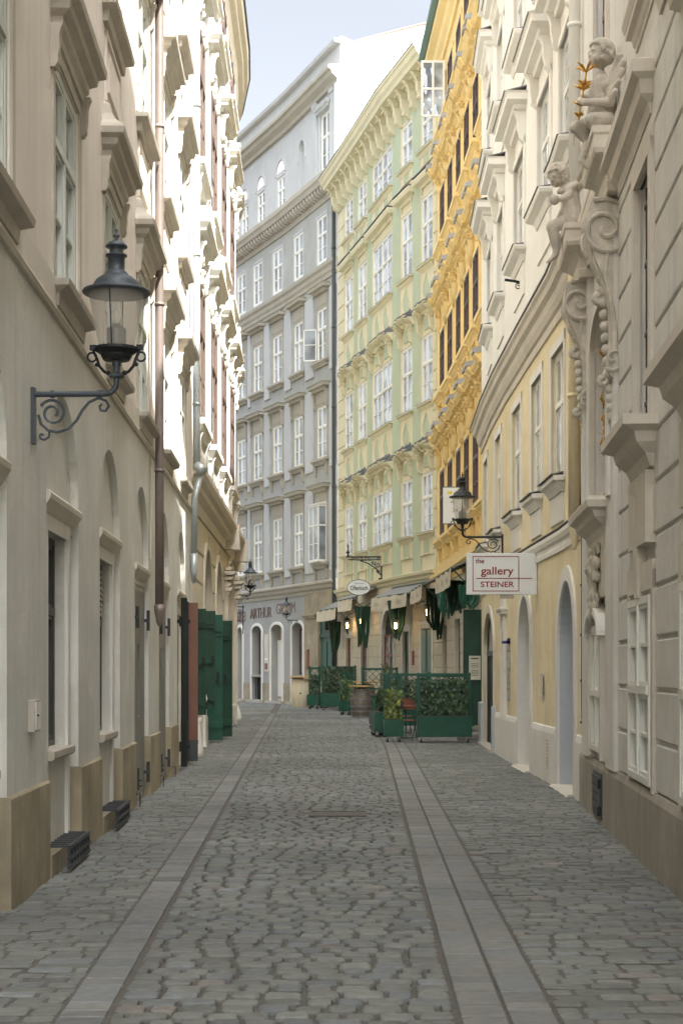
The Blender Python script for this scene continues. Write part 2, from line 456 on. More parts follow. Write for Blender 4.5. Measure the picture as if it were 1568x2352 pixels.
def text(body, size, m, parent, loc, rot, ext=.006, sx=1., align='CENTER', off=0., name='lettering', shear=0, fit=None):
    c = bpy.data.curves.new(name, 'FONT'); c.body = body; c.size = size; c.extrude = ext; c.align_x = align; c.align_y = 'CENTER'; c.offset = off; c.shear = shear
    t = bpy.data.objects.new(name, c); me = bpy.data.meshes.new_from_object(t); me.name = name; me.materials.clear(); me.materials.append(m); bpy.data.objects.remove(t)
    if fit:
        xs_ = [v.co.x for v in me.vertices]; sx = fit / (max(xs_) - min(xs_))
    o = bpy.data.objects.new(name, me); link(o, parent); o.location = loc; o.rotation_euler = rot; o.scale = (sx, 1, 1)
    return o
# ---------------------------------------------------------------- palette
mat('plaster_rose', (.68, .62, .545), .9, streak=.25, bump=.15, var=.08)
mat('plaster_putty', (.63, .62, .56), .9, streak=.32, bump=.3, var=.14, col2=(.57, .555, .49), c2s=.5, c2t=(.56, .6))
mat('trim_grey', (.47, .43, .36), .9, streak=.3, bump=.2, var=.18)
mat('stone_tan', (.36, .305, .205), .85, streak=.6, bump=.5, var=.35, bs=60)
mat('stone_brown', (.36, .325, .265), .9, streak=.5, bump=.4, var=.25, bs=60)
mat('plaster_white', (.56, .55, .50), .9, bump=.12, var=.05)
mat('plaster_cream', (.60, .55, .44), .9, streak=.2, bump=.2, var=.1)
mat('plaster_grey', (.36, .36, .325), .9, streak=.2, bump=.15, var=.12, col2=(.39, .39, .365), c2s=.35)
mat('plaster_slate', (.34, .34, .315), .9, streak=.12, bump=.15, var=.08)
mat('trim_sand', (.38, .35, .28), .9, streak=.2, bump=.15, var=.1)
mat('plaster_pale', (.46, .465, .45), .9, streak=.15, bump=.12, var=.08)
mat('plaster_yellow', (.63, .575, .39), .9, streak=.12, bump=.12, var=.07)
mat('plaster_green', (.42, .465, .32), .9, streak=.1, bump=.12, var=.06)
mat('plaster_orange', (.80, .61, .28), .9, streak=.12, bump=.12, var=.1)
mat('plaster_straw', (.75, .65, .42), .9, streak=.3, bump=.35, var=.14, col2=(.72, .60, .36), c2s=.7, c2t=(.55, .6))
mat('plaster_ivory', (.75, .725, .66), .9, streak=.12, bump=.15, var=.06)
mat('plaster_chalk', (.72, .70, .64), .9, streak=.2, bump=.2, var=.08)
mat('plaster_ice', (.47, .50, .52), .9, streak=.1, bump=.4, var=.06, bs=18)
mat('plaster_drab', (.67, .65, .59), .9, streak=.3, bump=.3, var=.12, col2=(.6, .575, .51), c2s=.6, c2t=(.56, .61))
mat('trim_drab', (.62, .57, .48), .9, streak=.25, bump=.2, var=.12)
mat('sculpture_stone', (.60, .55, .46), .9, streak=.55, bump=.5, var=.28, bs=70, vs_=6)
mat('lead', (.16, .165, .165), .55, metal=.2, var=.3, bump=.2)
mat('lead_light', (.36, .365, .36), .6, metal=.1, var=.2, bump=.15)
mat('coping', (.30, .17, .12), .8, var=.2)
mat('frame_sage', (.52, .54, .49), .6, var=.08)
mat('frame_white', (.72, .71, .64), .55, var=.06)
mat('frame_brown', (.085, .05, .038), .5, var=.15)
mat('frame_dark', (.05, .05, .045), .5, var=.1)
mat('iron', (.025, .028, .03), .5, metal=.4, var=.3, bump=.3)
mat('iron_grey', (.06, .065, .07), .45, metal=.3, var=.25, bump=.2)
mat('iron_blue', (.07, .085, .10), .45, metal=.2, var=.3, bump=.2)
mat('metal_door', (.22, .215, .19), .5, metal=.1, var=.12)
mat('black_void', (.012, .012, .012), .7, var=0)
mat('copper_pipe', (.23, .185, .16), .5, metal=.25, var=.25, streak=.2, col2=(.25, .36, .31), c2s=.9, c2t=(.62, .7))
mat('zinc_pipe', (.42, .46, .46), .4, metal=.4, var=.15, streak=.2)
mat('dark_pipe', (.05, .055, .05), .5, metal=.2, var=.2)
mat('green_paint', (.012, .085, .052), .45, var=.25, vs_=3, bump=.1)
mat('green_dark', (.012, .055, .03), .5, var=.3, vs_=3, col2=(.2, .25, .2), c2s=9, c2t=(.72, .74))
mat('rust_paint', (.18, .085, .055), .6, var=.2, streak=.2)
mat('wood_old', (.30, .27, .21), .8, var=.25, streak=.3)
mat('sand_joint', (.05, .043, .034), .95, var=.35, vs_=25, bump=.6, bs=120)
mat('mortar', (.115, .107, .09), .95, var=.25, vs_=18, bump=.4, bs=90)
mat('glass_lamp', (.62, .58, .50), .12, var=.1, alpha=.34, col2=(.12, .08, .05), c2s=9, c2t=(.62, .72))
mat('bulb', (.75, .7, .6), .2, var=0)
mat('sign_white', (.72, .74, .72), .4, var=.03)
mat('sign_red', (.26, .03, .025), .5, var=0)
mat('letter_brown', (.15, .095, .07), .6, var=.2)
mat('black_paint', (.02, .02, .02), .5, var=0)
mat('gold', (.55, .30, .05), .35, metal=.8, var=.2)
mat('barrel_oak', (.20, .165, .13), .7, var=.3, vs_=4, streak=.3)
mat('barrel_cream', (.62, .55, .40), .7, var=.1)
mat('hoop', (.30, .31, .32), .45, metal=.6, var=.2)
mat('table_wood', (.55, .33, .10), .5, var=.2, vs_=5)
mat('chair_wood', (.21, .07, .035), .5, var=.25, vs_=6)
mat('awning_cloth', (.60, .54, .42), .9, var=.08, streak=.1)
mat('awning_top', (.23, .23, .22), .9, var=.15)
mat('lamp_glow', (.9, .7, .4), .3, var=0, emit=(1, .62, .25), es=7)
mat('soil', (.05, .035, .02), .95, var=.3)
mat('rubber', (.03, .03, .03), .6, var=0)
mat('steel', (.5, .5, .5), .3, metal=.9, var=.1)
mat('red_roof', (.35, .06, .05), .6, var=.1)
mat('firewall', (.82, .80, .76), .9, var=.04, bump=.1)
mat('green_metal', (.12, .2, .16), .5, var=.1)
mat('paper', (.6, .58, .48), .8, var=.03)
mat('blue_plastic', (.03, .03, .16), .35, var=0)
mat('copper_green', (.12, .34, .25), .7, var=.2)
pane_mat('pane_dark', (.21, .23, .235), 1.8, var=.45)
pane_mat('pane_sunny', (.21, .23, .235), 2.0, var=.45, rough=.17, wav=.05)
pane_mat('pane_curtain', (.34, .34, .31), 1.9, var=.25, rough=.17, wav=.05)
pane_mat('pane_bright', (.30, .33, .36), 2.1, wav=.3, var=.5, sc_=1.3)
pane_mat('pane_frost', (.50, .56, .52), 1.35, rough=.45, wav=.3, sc_=30, var=.15)
pane_mat('pane_black', (.015, .015, .016), 1.45)
vmat('cobble_stone'); vmat('granite_slab', bump=.25, bs=150); vmat('leaf_tint', rough=.45, bump=.1, spec=.5)

# ---------------------------------------------------------------- ground
def strip_l(Y):                                     # right edge of the left slab strip
    x = -1.08 - .026 * (Y - 7.08)
    return x
def strip_r(Y):                                     # left edge of the right slab strip
    x = .543 + .0150 * (Y - 7.08)
    if Y > 30: x -= .0016 * (Y - 30) ** 2
    return x
def stone(mb, poly, zt, rise, inset, tint, rr, h=.012):
    n = len(poly); c = sum((Vector(p) for p in poly), Vector((0, 0))) / n
    def ring(k, z): return [(c.x + (p[0] - c.x) * k, c.y + (p[1] - c.y) * k, z + zj[i] * (1 if z > zt - .02 else 0)) for i, p in enumerate(poly)]
    sz = min(abs(poly[0][0] - c.x), abs(poly[0][1] - c.y)) + 1e-6
    tx, ty = rr.uniform(-.02, .02), rr.uniform(-.02, .02)
    zj = [(p[0] - c.x) * tx + (p[1] - c.y) * ty for p in poly]
    k1, k2 = 1 - inset / .09, 1 - inset * 2.6 / .09
    rings = [ring(1, zt - rise), ring(1 - inset * .25 / .09, zt - rise * .35), ring(k1, zt - rise * .1), ring(k2, zt)]
    b = len(mb.v)
    for r in rings: mb.v += r
    for i in range(3):
        for j in range(n):
            a, d = b + i * n + j, b + i * n + (j + 1) % n; mb.f.append((a, d, d + n, a + n)); mb.t.append(tint)
    mb.f.append(tuple(b + 3 * n + j for j in range(n))); mb.t.append(tint)
def rrect(x0, x1, y0, y1, c, rr, j):
    q = [(x0 + c, y0), ((x0 + x1) / 2, y0), (x1 - c, y0), (x1, y0 + c), (x1, y1 - c), (x1 - c, y1), ((x0 + x1) / 2, y1), (x0 + c, y1), (x0, y1 - c), (x0, y0 + c)]
    return [(x + rr.uniform(-j, j), y + rr.uniform(-j, j)) for x, y in q]
def pave(name, xa, xb, Y0, Y1, wy, wx, gap, rise, base, spread, mat_, tilt=0., jit=.008, cc=.03, blue=.12):
    mb = MB(); rr = random.Random(hash(name) % 1000 if False else len(name) * 13)
    Y = Y0
    while Y < Y1:
        h = rr.uniform(*wy) * (1 if Y < 36 else 1.3); far = Y > 38
        a, b = xa(Y + h / 2), xb(Y + h / 2); x = a + rr.uniform(-.1, 0) * 0
        x = a; first = True
        while x < b - .02:
            wd = rr.uniform(*wx) * (1 if Y < 40 else 1.2)
            if first: wd *= rr.uniform(.5, 1); first = False
            e = min(x + wd, b)
            if b - e < wx[0] * .45: e = b
            v = base * (1 + rr.gauss(0, spread)); bl = rr.random()
            t = (v * .965, v, v * .90) if bl > blue else (v * .92, v * .98, v * .96)
            if rr.random() < .03: t = (v * 1.08, v * 1.0, v * .88)
            g = gap * rr.uniform(.7, 1.9)
            y0 = Y + tilt * (x - a); y1 = y0
            sh = tilt * (e - x)
            p = rrect(x + g / 2, e - g / 2, Y + gap / 2, Y + h - gap / 2, min(cc, (e - x) * .28, h * .3), rr, jit)
            p = [(px, py + tilt * (px - a) + .002 * math.sin(px * 9 + Y * 3)) for px, py in p]
            stone(mb, p, rr.uniform(-.007, .004), rise, .012, t, rr)
            x = e
        Y += h
    o = mb.build(name, MATS[mat_]); o['kind'] = 'structure'; return o
g = MB(); g.box(-260, 260, -80, 420, -.3, -.03); o = g.build('ground', MATS['sand_joint']); o['kind'] = 'structure'
pave('road', lambda Y: strip_l(Y) + .012, lambda Y: strip_r(Y) - .008, 5.6, 84, (.14, .175), (.14, .22), .018, .027, .175, .10, 'cobble_stone', jit=.0035, cc=.02, blue=.25)
def wall_l(Y):
    P_ = [(0, -1.94), (10.16, -2.21), (28, -2.67), (36.4, -2.95), (45.9, -3.15), (51.2, -3.7), (58, -5.2), (90, -14)]
    for a, b in zip(P_, P_[1:]):
        if Y <= b[0]: return a[1] + (b[1] - a[1]) * (Y - a[0]) / (b[0] - a[0])
def wall_r(Y):
    P_ = [(0, 1.75), (18.7, 2.9), (21, 2.98), (28, 2.93), (34.3, 3.1), (35, 3.65), (40.6, 3.56), (52.3, 3.2), (56.6, 2.0), (66.8, -.05), (79.2, -5.1), (90, -9)]
    for a, b in zip(P_, P_[1:]):
        if Y <= b[0]: return a[1] + (b[1] - a[1]) * (Y - a[0]) / (b[0] - a[0])
g = MB()
for side in (0, 1, 2, 3, 4):
    ys = [5 + k * 1.0 for k in range(82)]
    for a, b in zip(ys, ys[1:]):
        if side == 0: q = [(wall_l(a) - .3, a), (strip_l(a) - .2, a), (strip_l(b) - .2, b), (wall_l(b) - .3, b)]
        elif side == 2: q = [(strip_l(a) - .24, a), (strip_l(a) + .04, a), (strip_l(b) + .04, b), (strip_l(b) - .24, b)]
        elif side == 3: q = [(strip_r(a) - .04, a), (strip_r(a) + .46, a), (strip_r(b) + .46, b), (strip_r(b) - .04, b)]
        elif side == 4: q = [(strip_l(a) + .04, a), (strip_r(a) - .04, a), (strip_r(b) - .04, b), (strip_l(b) + .04, b)]
        else: q = [(strip_r(a) + .42, a), (max(wall_r(a), strip_r(a) + .45) + .3, a), (max(wall_r(b), strip_r(b) + .45) + .3, b), (strip_r(b) + .42, b)]
        g.add([(x, y, -.009 - .003 * (side > 1) - .012 * (side == 4)) for x, y in q], [(0, 1, 2, 3)])
o = g.build('pavement_bedding', MATS['mortar']); o['kind'] = 'structure'
pave('pavement', lambda Y: wall_l(Y) - .12, lambda Y: strip_l(Y) - .23, 5.6, 76, (.115, .145), (.15, .28), .015, .010, .175, .11, 'cobble_stone', tilt=.02, cc=.016, jit=.004)
pave('pavement', lambda Y: strip_r(Y) + .455, lambda Y: wall_r(Y) + .12, 5.6, 64, (.115, .145), (.15, .30), .015, .010, .18, .11, 'cobble_stone', tilt=.02, cc=.016, jit=.004)
mb = MB(); rr = random.Random(5)
for off in (0, 1, 2):
    Y = 5.5
    while Y < 57:
        L = rr.choice([.15, .18, .22, .26, .34, .42]) * rr.uniform(.9, 1.1)
        f0 = strip_l if off == 0 else strip_r
        o0 = {0: -.226, 1: 0, 2: .226}[off]
        a0, a1 = f0(Y) + o0, f0(Y + L) + o0; wd = .226 if off == 0 else .222
        v = .19 * (1 + rr.gauss(0, .08)); t = (v, v * 1.0, v * .93) if rr.random() > .2 else (v * .94, v * .98, v * .97)
        gp = .007
        p = [(a0 + gp, Y + gp), (a0 + wd / 2, Y + gp), (a0 + wd - gp, Y + gp), (a1 + wd - gp, Y + L - gp), (a1 + wd / 2, Y + L - gp), (a1 + gp, Y + L - gp)]
        zt = rr.uniform(-.002, .003)
        top = [(x, y, zt) for x, y in p]; bot = [(x, y, -.05) for x, y in p]
        b = len(mb.v); mb.v += bot + [(x * 1.0, y, zt - .005) for x, y in p] + [((x - a0 - wd / 2) * .965 + a0 + wd / 2, y + (.006 if y < Y + L / 2 else -.006), zt) for x, y in p]
        for i in range(2):
            for j in range(6):
                q, d = b + i * 6 + j, b + i * 6 + (j + 1) % 6; mb.f.append((q, d, d + 6, q + 6)); mb.t.append(t)
        mb.f.append(tuple(b + 12 + j for j in range(6))); mb.t.append(t)
        Y += L
o = mb.build('slab_strips', MATS['granite_slab']); o['kind'] = 'structure'
# ================================================================ LEFT: rose and putty house (near)
FL1 = Facade([(-1.87, -3.0), (-2.21, 10.16), (-2.67, 28.0)])
b1 = root('town_house', 'rose plastered house with deep grey window hoods, arched putty ground floor and brown copper downpipe', 'house', (-2.3, 14, 0))
S = FL1.sY
cols = [9.15, 12.35, 15.5, 18.65, 21.85, 25.0]
ST_SAGE = dict(id='sage', frame='frame_sage', pane='pane_sunny', ft=.07, fo=.035, tr=.66, nh=1, nhu=0, dep=.05, mw=.03, sash=.032)
TOP = 19.5
ops = []
for c in [2.7, 5.9] + cols:
    for z0, z1 in ((4.68, 6.45), (8.22, 9.95), (11.75, 13.45), (15.2, 16.8)):
        ops.append(opening(S(c), S(c + 1.33), z0, z1, d=.12))
m = MB(); wall(m, FL1, 0, FL1.L, 4.4, TOP, ops); m.build('wall', MATS['plaster_rose'], b1)
for o in ops: 
    if o['s1'] > S(7): add_window(FL1, b1, o['s0'], o['s1'], o['z0'], o['z1'], ST_SAGE)
# ground floor: blind arches
niches = [(2.2, 3.9), (5.4, 7.1), (8.7, 10.38), (12.0, 13.72), (15.15, 16.87), (18.37, 20.03), (21.5, 23.15), (24.65, 26.3)]
nops = [opening(S(a), S(b), 0, 2.98, arch=.86, d=.07, nseg=20) for a, b in niches]
m = MB(); wall(m, FL1, 0, FL1.L, 0, 4.4, nops); m.build('wall', MATS['plaster_putty'], b1)
pan = MB(); pl = MB(); lint = MB(); surr = MB()
for i, (a, b) in enumerate(niches):
    c = (a + b) / 2
    if i < 5:
        wo = opening(S(c - .5), S(c + .5), .95, 2.7, d=.12)
        wall(pan, FL1, S(a) - .03, S(b) + .03, 0, 3.9, [wo], out=-.07)
        if i > 1:
            st = dict(id='dark%d' % (i % 2), frame='frame_dark', pane='pane_black', ft=.06, fo=.02, tr=.66, nx=1, nh=0, dep=.17, sash=.03)
            add_window(FL1, b1, wo['s0'], wo['s1'], .95, 2.7, st, dep=.17)
        sm = MB(); sweep(sm, FL1, S(c - .56), S(c + .56), [(-.2, .88), (0.0, .88), (.015, .9), (.015, .95), (-.2, .96)]); sm.build('window_sill', MATS['trim_grey'], b1)
        for s_ in (S(c - .64), S(c + .52)): sweep(surr, FL1, s_, s_ + .12, rect(-.09, -.04, .0, 2.82))
        sweep(surr, FL1, S(c - .64), S(c + .64), rect(-.088, -.037, 2.7, 2.84))
        if i == 4:
            lv = MB()
            for k in range(9): sweep(lv, FL1, S(c - .44), S(c + .44), [(-.15, 2.16 + k * .055), (-.115, 2.15 + k * .055), (-.15, 2.2 + k * .055)])
            lv.build('louvre', MATS['trim_grey'], b1)
    elif i < 7:
        wo = opening(S(a + .12), S(b - .12), .06, 2.58, d=.1)
        wall(pan, FL1, S(a) - .03, S(b) + .03, 0, 3.9, [wo], out=-.07)
        d = MB(); s0, s1 = S(a + .12), S(b - .12); sm_ = (s0 + s1) / 2
        sl0, sl1 = s0 + .55, s0 + .85
        for q0, q1, za, zb in ((s0, s0 + .06, .06, 2.58), (s0 + .1, sl0, .06, 2.58), (sl0 + .01, sl1, .06, 1.02), (sl0 + .01, sl1, 1.9, 2.58), (sl1 + .01, s1, .06, 2.58)):
            sweep(d, FL1, q0, q1, [(-.1, za), (-.05, za), (-.04, za + .015), (-.04, zb - .015), (-.05, zb), (-.1, zb)])
        dd = d.build('metal_door', MATS['metal_door'], b1)
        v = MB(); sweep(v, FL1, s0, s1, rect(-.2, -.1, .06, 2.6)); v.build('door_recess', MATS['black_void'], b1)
        hg = MB()
        for z in (.3, 2.22):
            for s_ in (s0 + .1, s1 - .02):
                sweep(hg, FL1, s_ - .05, s_ + .05, rect(-.045, .01, z - .02, z + .02)); 
                hg.tube([FL1.P(s_, .01, z - .13), FL1.P(s_, .01, z + .13)], .022, 8)
        hg.build('hinge', MATS['iron_grey'], dd)
        kn = MB()
        for z in (.17, .24): kn.tube([FL1.P(sm_, -.05, z), FL1.P(sm_, .0, z)], .012, 6)
        kn.build('door_handle', MATS['iron_grey'], dd)
    else:
        wo = opening(S(a + .15), S(b - .15), .05, 2.5, d=.1)
        wall(pan, FL1, S(a) - .03, S(b) + .03, 0, 3.9, [wo], out=-.07)
        d = MB(); sweep(d, FL1, S(a + .15), S(b - .15), rect(-.15, -.1, .05, 2.5))
        for k in range(3):
            q = S(a + .15) + .1 + k * .42; sweep(d, FL1, q, q + .3, rect(-.1, -.085, .3, 1.2)); sweep(d, FL1, q, q + .3, rect(-.1, -.085, 1.35, 2.3))
        d.build('wooden_door', MATS['wood_old'], b1)
    zt = 2.98 if i < 5 else 2.86
    sweep(lint, FL1, S(a) - .0, S(b) + .0, [(-.09, zt - .22), (-.05, zt - .22), (-.045, zt - .17), (-.02, zt - .14), (.01, zt - .09), (.03, zt - .06), (.035, zt - .02), (.02, zt), (-.09, zt + .04)])
pan.build('niche_wall', MATS['plaster_putty'], b1)
lint.build('lintel', MATS['trim_drab'], b1); surr.build('window_surround', MATS['plaster_chalk'], b1)
# plinth blocks of tan stone on each pier
prev = 0
for (a, b) in niches + [(27.95, 28.2)]:
    s0, s1 = prev, S(a)
    if s1 - s0 > .1:
        n = 1 if s1 - s0 < 1 else 2
        for k in range(n):
            p0, p1 = s0 + (s1 - s0) * k / n, s0 + (s1 - s0) * (k + 1) / n
            sweep(pl, FL1, p0 + (.003 if k else -.004), p1 - (.003 if k < n - 1 else -.004), [(-.22, -.02), (.03, -.02), (.03, .735), (.015, .75), (-.22, .75)])
    prev = S(b)
sweep(pl, FL1, S(8.72), S(10.36), rect(-.075, -.05, -.02, .75))
pl.build('plinth', MATS['stone_tan'], b1)
# string course and skirting band
m = MB(); sweep(m, FL1, 0, FL1.L, [(-.05, 4.38), (.03, 4.38), (.05, 4.41), (.035, 4.44), (.035, 4.66), (-.05, 4.68)]); m.build('string_course', MATS['trim_drab'], b1)
# sills and deep hoods
for c in [5.9] + cols:
    s0, s1 = S(c) - .12, S(c + 1.33) + .12
    for k, (z0, z1) in enumerate(((4.68, 6.45), (8.22, 9.95), (11.75, 13.45), (15.2, 16.8))):
        m = MB(); sweep(m, FL1, s0, s1, [(-.05, z0 - .24), (.05, z0 - .22), (.06, z0 - .12), (.14, z0 - .08), (.15, z0 - .03), (-.05, z0 + .005)]); m.build('window_sill', MATS['trim_grey'], b1)
        s = MB()
        for e0, e1 in ((s0 + .0, s0 + .11), (s1 - .11, s1)): sweep(s, FL1, e0, e1, rect(-.02, .018, z0, z1 + .05))
        sweep(s, FL1, s0, s1, rect(-.02, .0185, z1 + .01, z1 + .12)); s.build('window_surround', MATS['trim_grey'], b1)
        if z1 < 14:
            h = MB(); zz = z1 + .12
            pr = [(-.05, zz - .02), (.04, zz), (.05, zz + .05), (.085, zz + .09), (.09, zz + .14), (.15, zz + .18), (.16, zz + .24), (.22, zz + .27), (.23, zz + .33), (.2, zz + .37), (.14, zz + .42), (.09, zz + .5), (.07, zz + .6), (.0, zz + .66), (-.05, zz + .66)]
            if k: pr = [(o, z - .0) for o, z in pr]
            sweep(h, FL1, s0 - .06, s1 + .06, pr); hb = h.build('window_hood', MATS['trim_grey'], b1)
            e = MB()
            for q in (s0 - .01, s1 + .01): console(e, FL1, q, zz + .06, .34, .07, .1)
            e.build('bracket', MATS['trim_grey'], hb)
            pz = MB(); p0, p1 = s0 + .16, s1 - .16; za, zb = zz + .68, z1 + 1.5
            if zb - za > .3:
                for e0, e1 in ((p0, p0 + .05), (p1 - .05, p1)): sweep(pz, FL1, e0, e1, rect(-.02, .025, za, zb))
                sweep(pz, FL1, p0, p1, rect(-.02, .026, zb - .05, zb)); sweep(pz, FL1, p0 + .2, p1 - .2, rect(-.02, .03, za + .15, zb - .15))
                pz.build('apron_panel', MATS['plaster_rose'], b1)
# roof behind the eaves
m = MB(); sweep(m, FL1, 0, FL1.L, molding(TOP - .5, TOP, .45)); m.build('cornice', MATS['plaster_rose'], b1)
m = MB(); sweep(m, FL1, 0, FL1.L, [(.4, TOP + .002), (-6, TOP + 3.6), (-6.1, 0), (-5.8, 0), (-5.8, TOP - .3)]); m.build('roof', MATS['lead'], b1)
m = MB()
for s_ in (.0, FL1.L): m.add([FL1.P(s_, -.001, 0), FL1.P(s_, -6, 0), FL1.P(s_, -6, TOP + 3.5), FL1.P(s_, -.001, TOP)], [(0, 1, 2, 3)])
m.build('side_wall', MATS['plaster_rose'], b1)
# brown copper downpipe with verdigris
m = MB(); sq = S(20.25)
m.tube([FL1.P(sq, .12, z) for z in (19.3, 12, 8, 4.6, 4.3, 2.4)], .058, 14)
m.tube([FL1.P(sq, .12, 2.42), FL1.P(sq, .12, 2.36), FL1.P(sq, .12, 2.2), FL1.P(sq, .12, 2.16)], [.075, .07, .04, .02], 14)
for z in (2.4, 4.15, 6.3, 8.6, 11, 13.4): m.tube([FL1.P(sq, .12, z), FL1.P(sq, .12, z + .04)], .066, 14)
m.build('drainpipe', MATS['copper_pipe'], b1, smooth=True)
m = MB(); m.tube([FL1.P(S(19.75), .03, z) for z in (9.5, 6, 4.6)] + [FL1.P(S(20.05), .03, 4.2), FL1.P(S(20.0), .03, 3.0)], .012, 5); m.build('cable', MATS['plaster_cream'], b1)
# cellar grilles at the foot of the first niches
for a in (12.0, 15.15):
    s0, s1 = S(a + .3), S(a + 1.4); m = MB()
    sweep(m, FL1, S(a), S(a + 1.7), rect(-.1, .04, -.02, .17)); m.build('cellar_curb', MATS['stone_tan'], b1)
    m = MB()
    for k in range(8):
        q = s0 + (s1 - s0) * k / 7; m.hexa([FL1.P(q + u, o, z) for u, o, z in ((-.012, -.06, .2), (.012, -.06, .2), (.012, .14, .2), (-.012, .14, .2), (-.012, -.06, .215), (.012, -.06, .215), (.012, .14, .215), (-.012, .14, .215))])
        sweep(m, FL1, q - .012, q + .012, rect(.12, .14, .04, .21))
    for z in (.05, .12, .205): sweep(m, FL1, s0 - .03, s1 + .03, rect(.12, .145, z - .014, z + .014))
    m.build('cellar_grille', MATS['iron_grey'], b1)
for q in (18.2, 21.3, 23.3):      # little boot hooks
    m = MB(); m.tube([FL1.P(S(q), .02, .15), FL1.P(S(q), .08, .15), FL1.P(S(q), .08, .0)], .008, 6); m.build('door_stay', MATS['iron_grey'], b1)
# meter box
bx = root('meter_box', 'small grey metal meter box with peeling sticker on the putty pier', 'meter box', FL1.P(S(11.3), .0, 1.15))
m = MB(); sweep(m, FL1, S(11.18), S(11.42), rect(.0, .05, 1.15, 1.38)); m.build('box_case', MATS['trim_grey'], bx, bevel=.004)
m = MB(); sweep(m, FL1, S(11.2), S(11.40), rect(.05, .058, 1.165, 1.365)); d = m.build('box_lid', MATS['plaster_chalk'], bx, bevel=.003)
m = MB(); m.tube([FL1.P(S(11.24), .055, 1.27), FL1.P(S(11.24), .07, 1.27)], .008, 6); m.build('lock', MATS['iron'], d)
m = MB(); rr = random.Random(3)
for k in range(7):
    q = S(11.27) + rr.uniform(0, .1); z = 1.18 + k * .024; sweep(m, FL1, q, q + rr.uniform(.02, .05), rect(.058, .0592, z, z + .018))
m.build('sticker', MATS['sign_white'], d)

# ================================================================ LEFT: white baroque house
FL2 = Facade([(-2.90, 28.15), (-3.02, 36.4), (-3.17, 45.9), (-3.30, 48.3), (-3.7, 51.2), (-4.4, 54.5), (-5.8, 59), (-9, 68)])
b2 = root('baroque_house', 'sunlit white baroque house with brown windows, heavy hoods and a cream rusticated ground floor', 'house', (-3.1, 38, 0))
S = FL2.sY
ST_BR = dict(id='brown', frame='frame_brown', pane='pane_curtain', ft=.11, fo=.02, tr=.66, nh=1, nhu=0, dep=-.05, mw=.05, sash=.05)
E2 = 19.8; ops = []; gops = []
wc = [(31.9, 33.5), (35.7, 37.5), (39.6, 41.4), (43.6, 45.4), (47.6, 49.0), (51.5, 53)]
fl = ((6.7, 9.5), (11.95, 14.8), (17.5, 19.2))
for a, b in wc:
    for z0, z1 in fl: ops.append(opening(S(a), S(b), z0, z1, d=.1))
m = MB(); wall(m, FL2, 0, FL2.L, 5.4, E2, ops); m.build('wall', MATS['plaster_white'], b2)
for o in ops: add_window(FL2, b2, o['s0'], o['s1'], o['z0'], o['z1'], ST_BR)
ga = [(29.2, 30.6, 0, 2.4, .7), (33.5, 35.6, 0, 3.2, 1.05), (37.4, 39.5, 0, 3.2, 1.05), (42.2, 45.0, 0, 3.2, 1.4), (47.6, 48.9, 0, 3.0, .65)]
gops = [opening(S(a), S(b), z0, z1, arch=r, d=.35) for a, b, z0, z1, r in ga]
m = MB(); wall(m, FL2, 0, FL2.L, 0, 5.4, gops); m.build('wall', MATS['plaster_cream'], b2)
m = MB(); wall(m, FL2, 0, FL2.L, 0, 5.0, [], out=-.35); m.build('niche_wall', MATS['wood_old'], b2)
m = MB(); courses(m, FL2, .02, FL2.L - .1, [.9 + k * .62 for k in range(7)], gops, gap=.05, out=.035, pad=.1); m.build('rustication', MATS['plaster_cream'], b2)
m = MB(); sweep(m, FL2, 0, FL2.L, [(-.02, 0), (.08, 0), (.08, .55), (.05, .6), (-.02, .6)]); m.build('plinth', MATS['plaster_chalk'], b2)
m = MB(); sweep(m, FL2, 0.2, FL2.L, [(-.05, 4.75), (.04, 4.75), (.06, 4.85), (.08, 4.95), (.2, 5.05), (.22, 5.14), (.3, 5.2), (.36, 5.3), (.36, 5.4), (.3, 5.42), (-.05, 5.55)]); m.build('string_course', MATS['trim_drab'], b2)
# pilasters with capitals at the corner arch
for q in (41.3, 45.9, 50.2):
    m = MB(); s_ = S(q)
    sweep(m, FL2, s_ - .2, s_ + .2, rect(0, .12, 0, 4.1))
    for k, (z, o, e) in enumerate(((3.55, .17, .05), (3.66, .24, .1), (3.78, .2, .06), (3.95, .26, .12), (4.08, .32, .17), (4.2, .22, .1))):
        sweep(m, FL2, s_ - .2 - e, s_ + .2 + e, [(0, z), (o * .8, z), (o, z + .05), (o, z + .09), (0, z + .1)])
    sweep(m, FL2, s_ - .27, s_ + .27, rect(.0, .42, 4.75, 5.41))
    m.build('pilaster', MATS['trim_drab'], b2)
# raised arch surrounds
def arch_ring(mb, F, o, w_, out, z0=None, seg=20, base=0.):
    c = (o['s0'] + o['s1']) / 2; r = (o['s1'] - o['s0']) / 2; rz = o['arch'] or 0; prof = []
    z0 = o['z0'] if z0 is None else z0
    path = [(o['s0'], z0), (o['s0'], o['z1'])] + [(c - r * math.cos(math.pi * k / seg), o['z1'] + rz * math.sin(math.pi * k / seg)) for k in range(1, seg)] + [(o['s1'], o['z1']), (o['s1'], z0)]
    outp = [(o['s0'] - w_, z0), (o['s0'] - w_, o['z1'])] + [(c - (r + w_) * math.cos(math.pi * k / seg), o['z1'] + (rz + w_) * math.sin(math.pi * k / seg)) for k in range(1, seg)] + [(o['s1'] + w_, o['z1']), (o['s1'] + w_, z0)]
    rings = [[F.P(a[0], base - .01, a[1]), F.P(a[0], out, a[1]), F.P(b[0], out, b[1]), F.P(b[0], base - .01, b[1])] for a, b in zip(path, outp)]
    mb.rings(rings)
m = MB()
for o in gops[1:]: arch_ring(m, FL2, o, .16, .07)
m.build('arch_surround', MATS['plaster_cream'], b2)
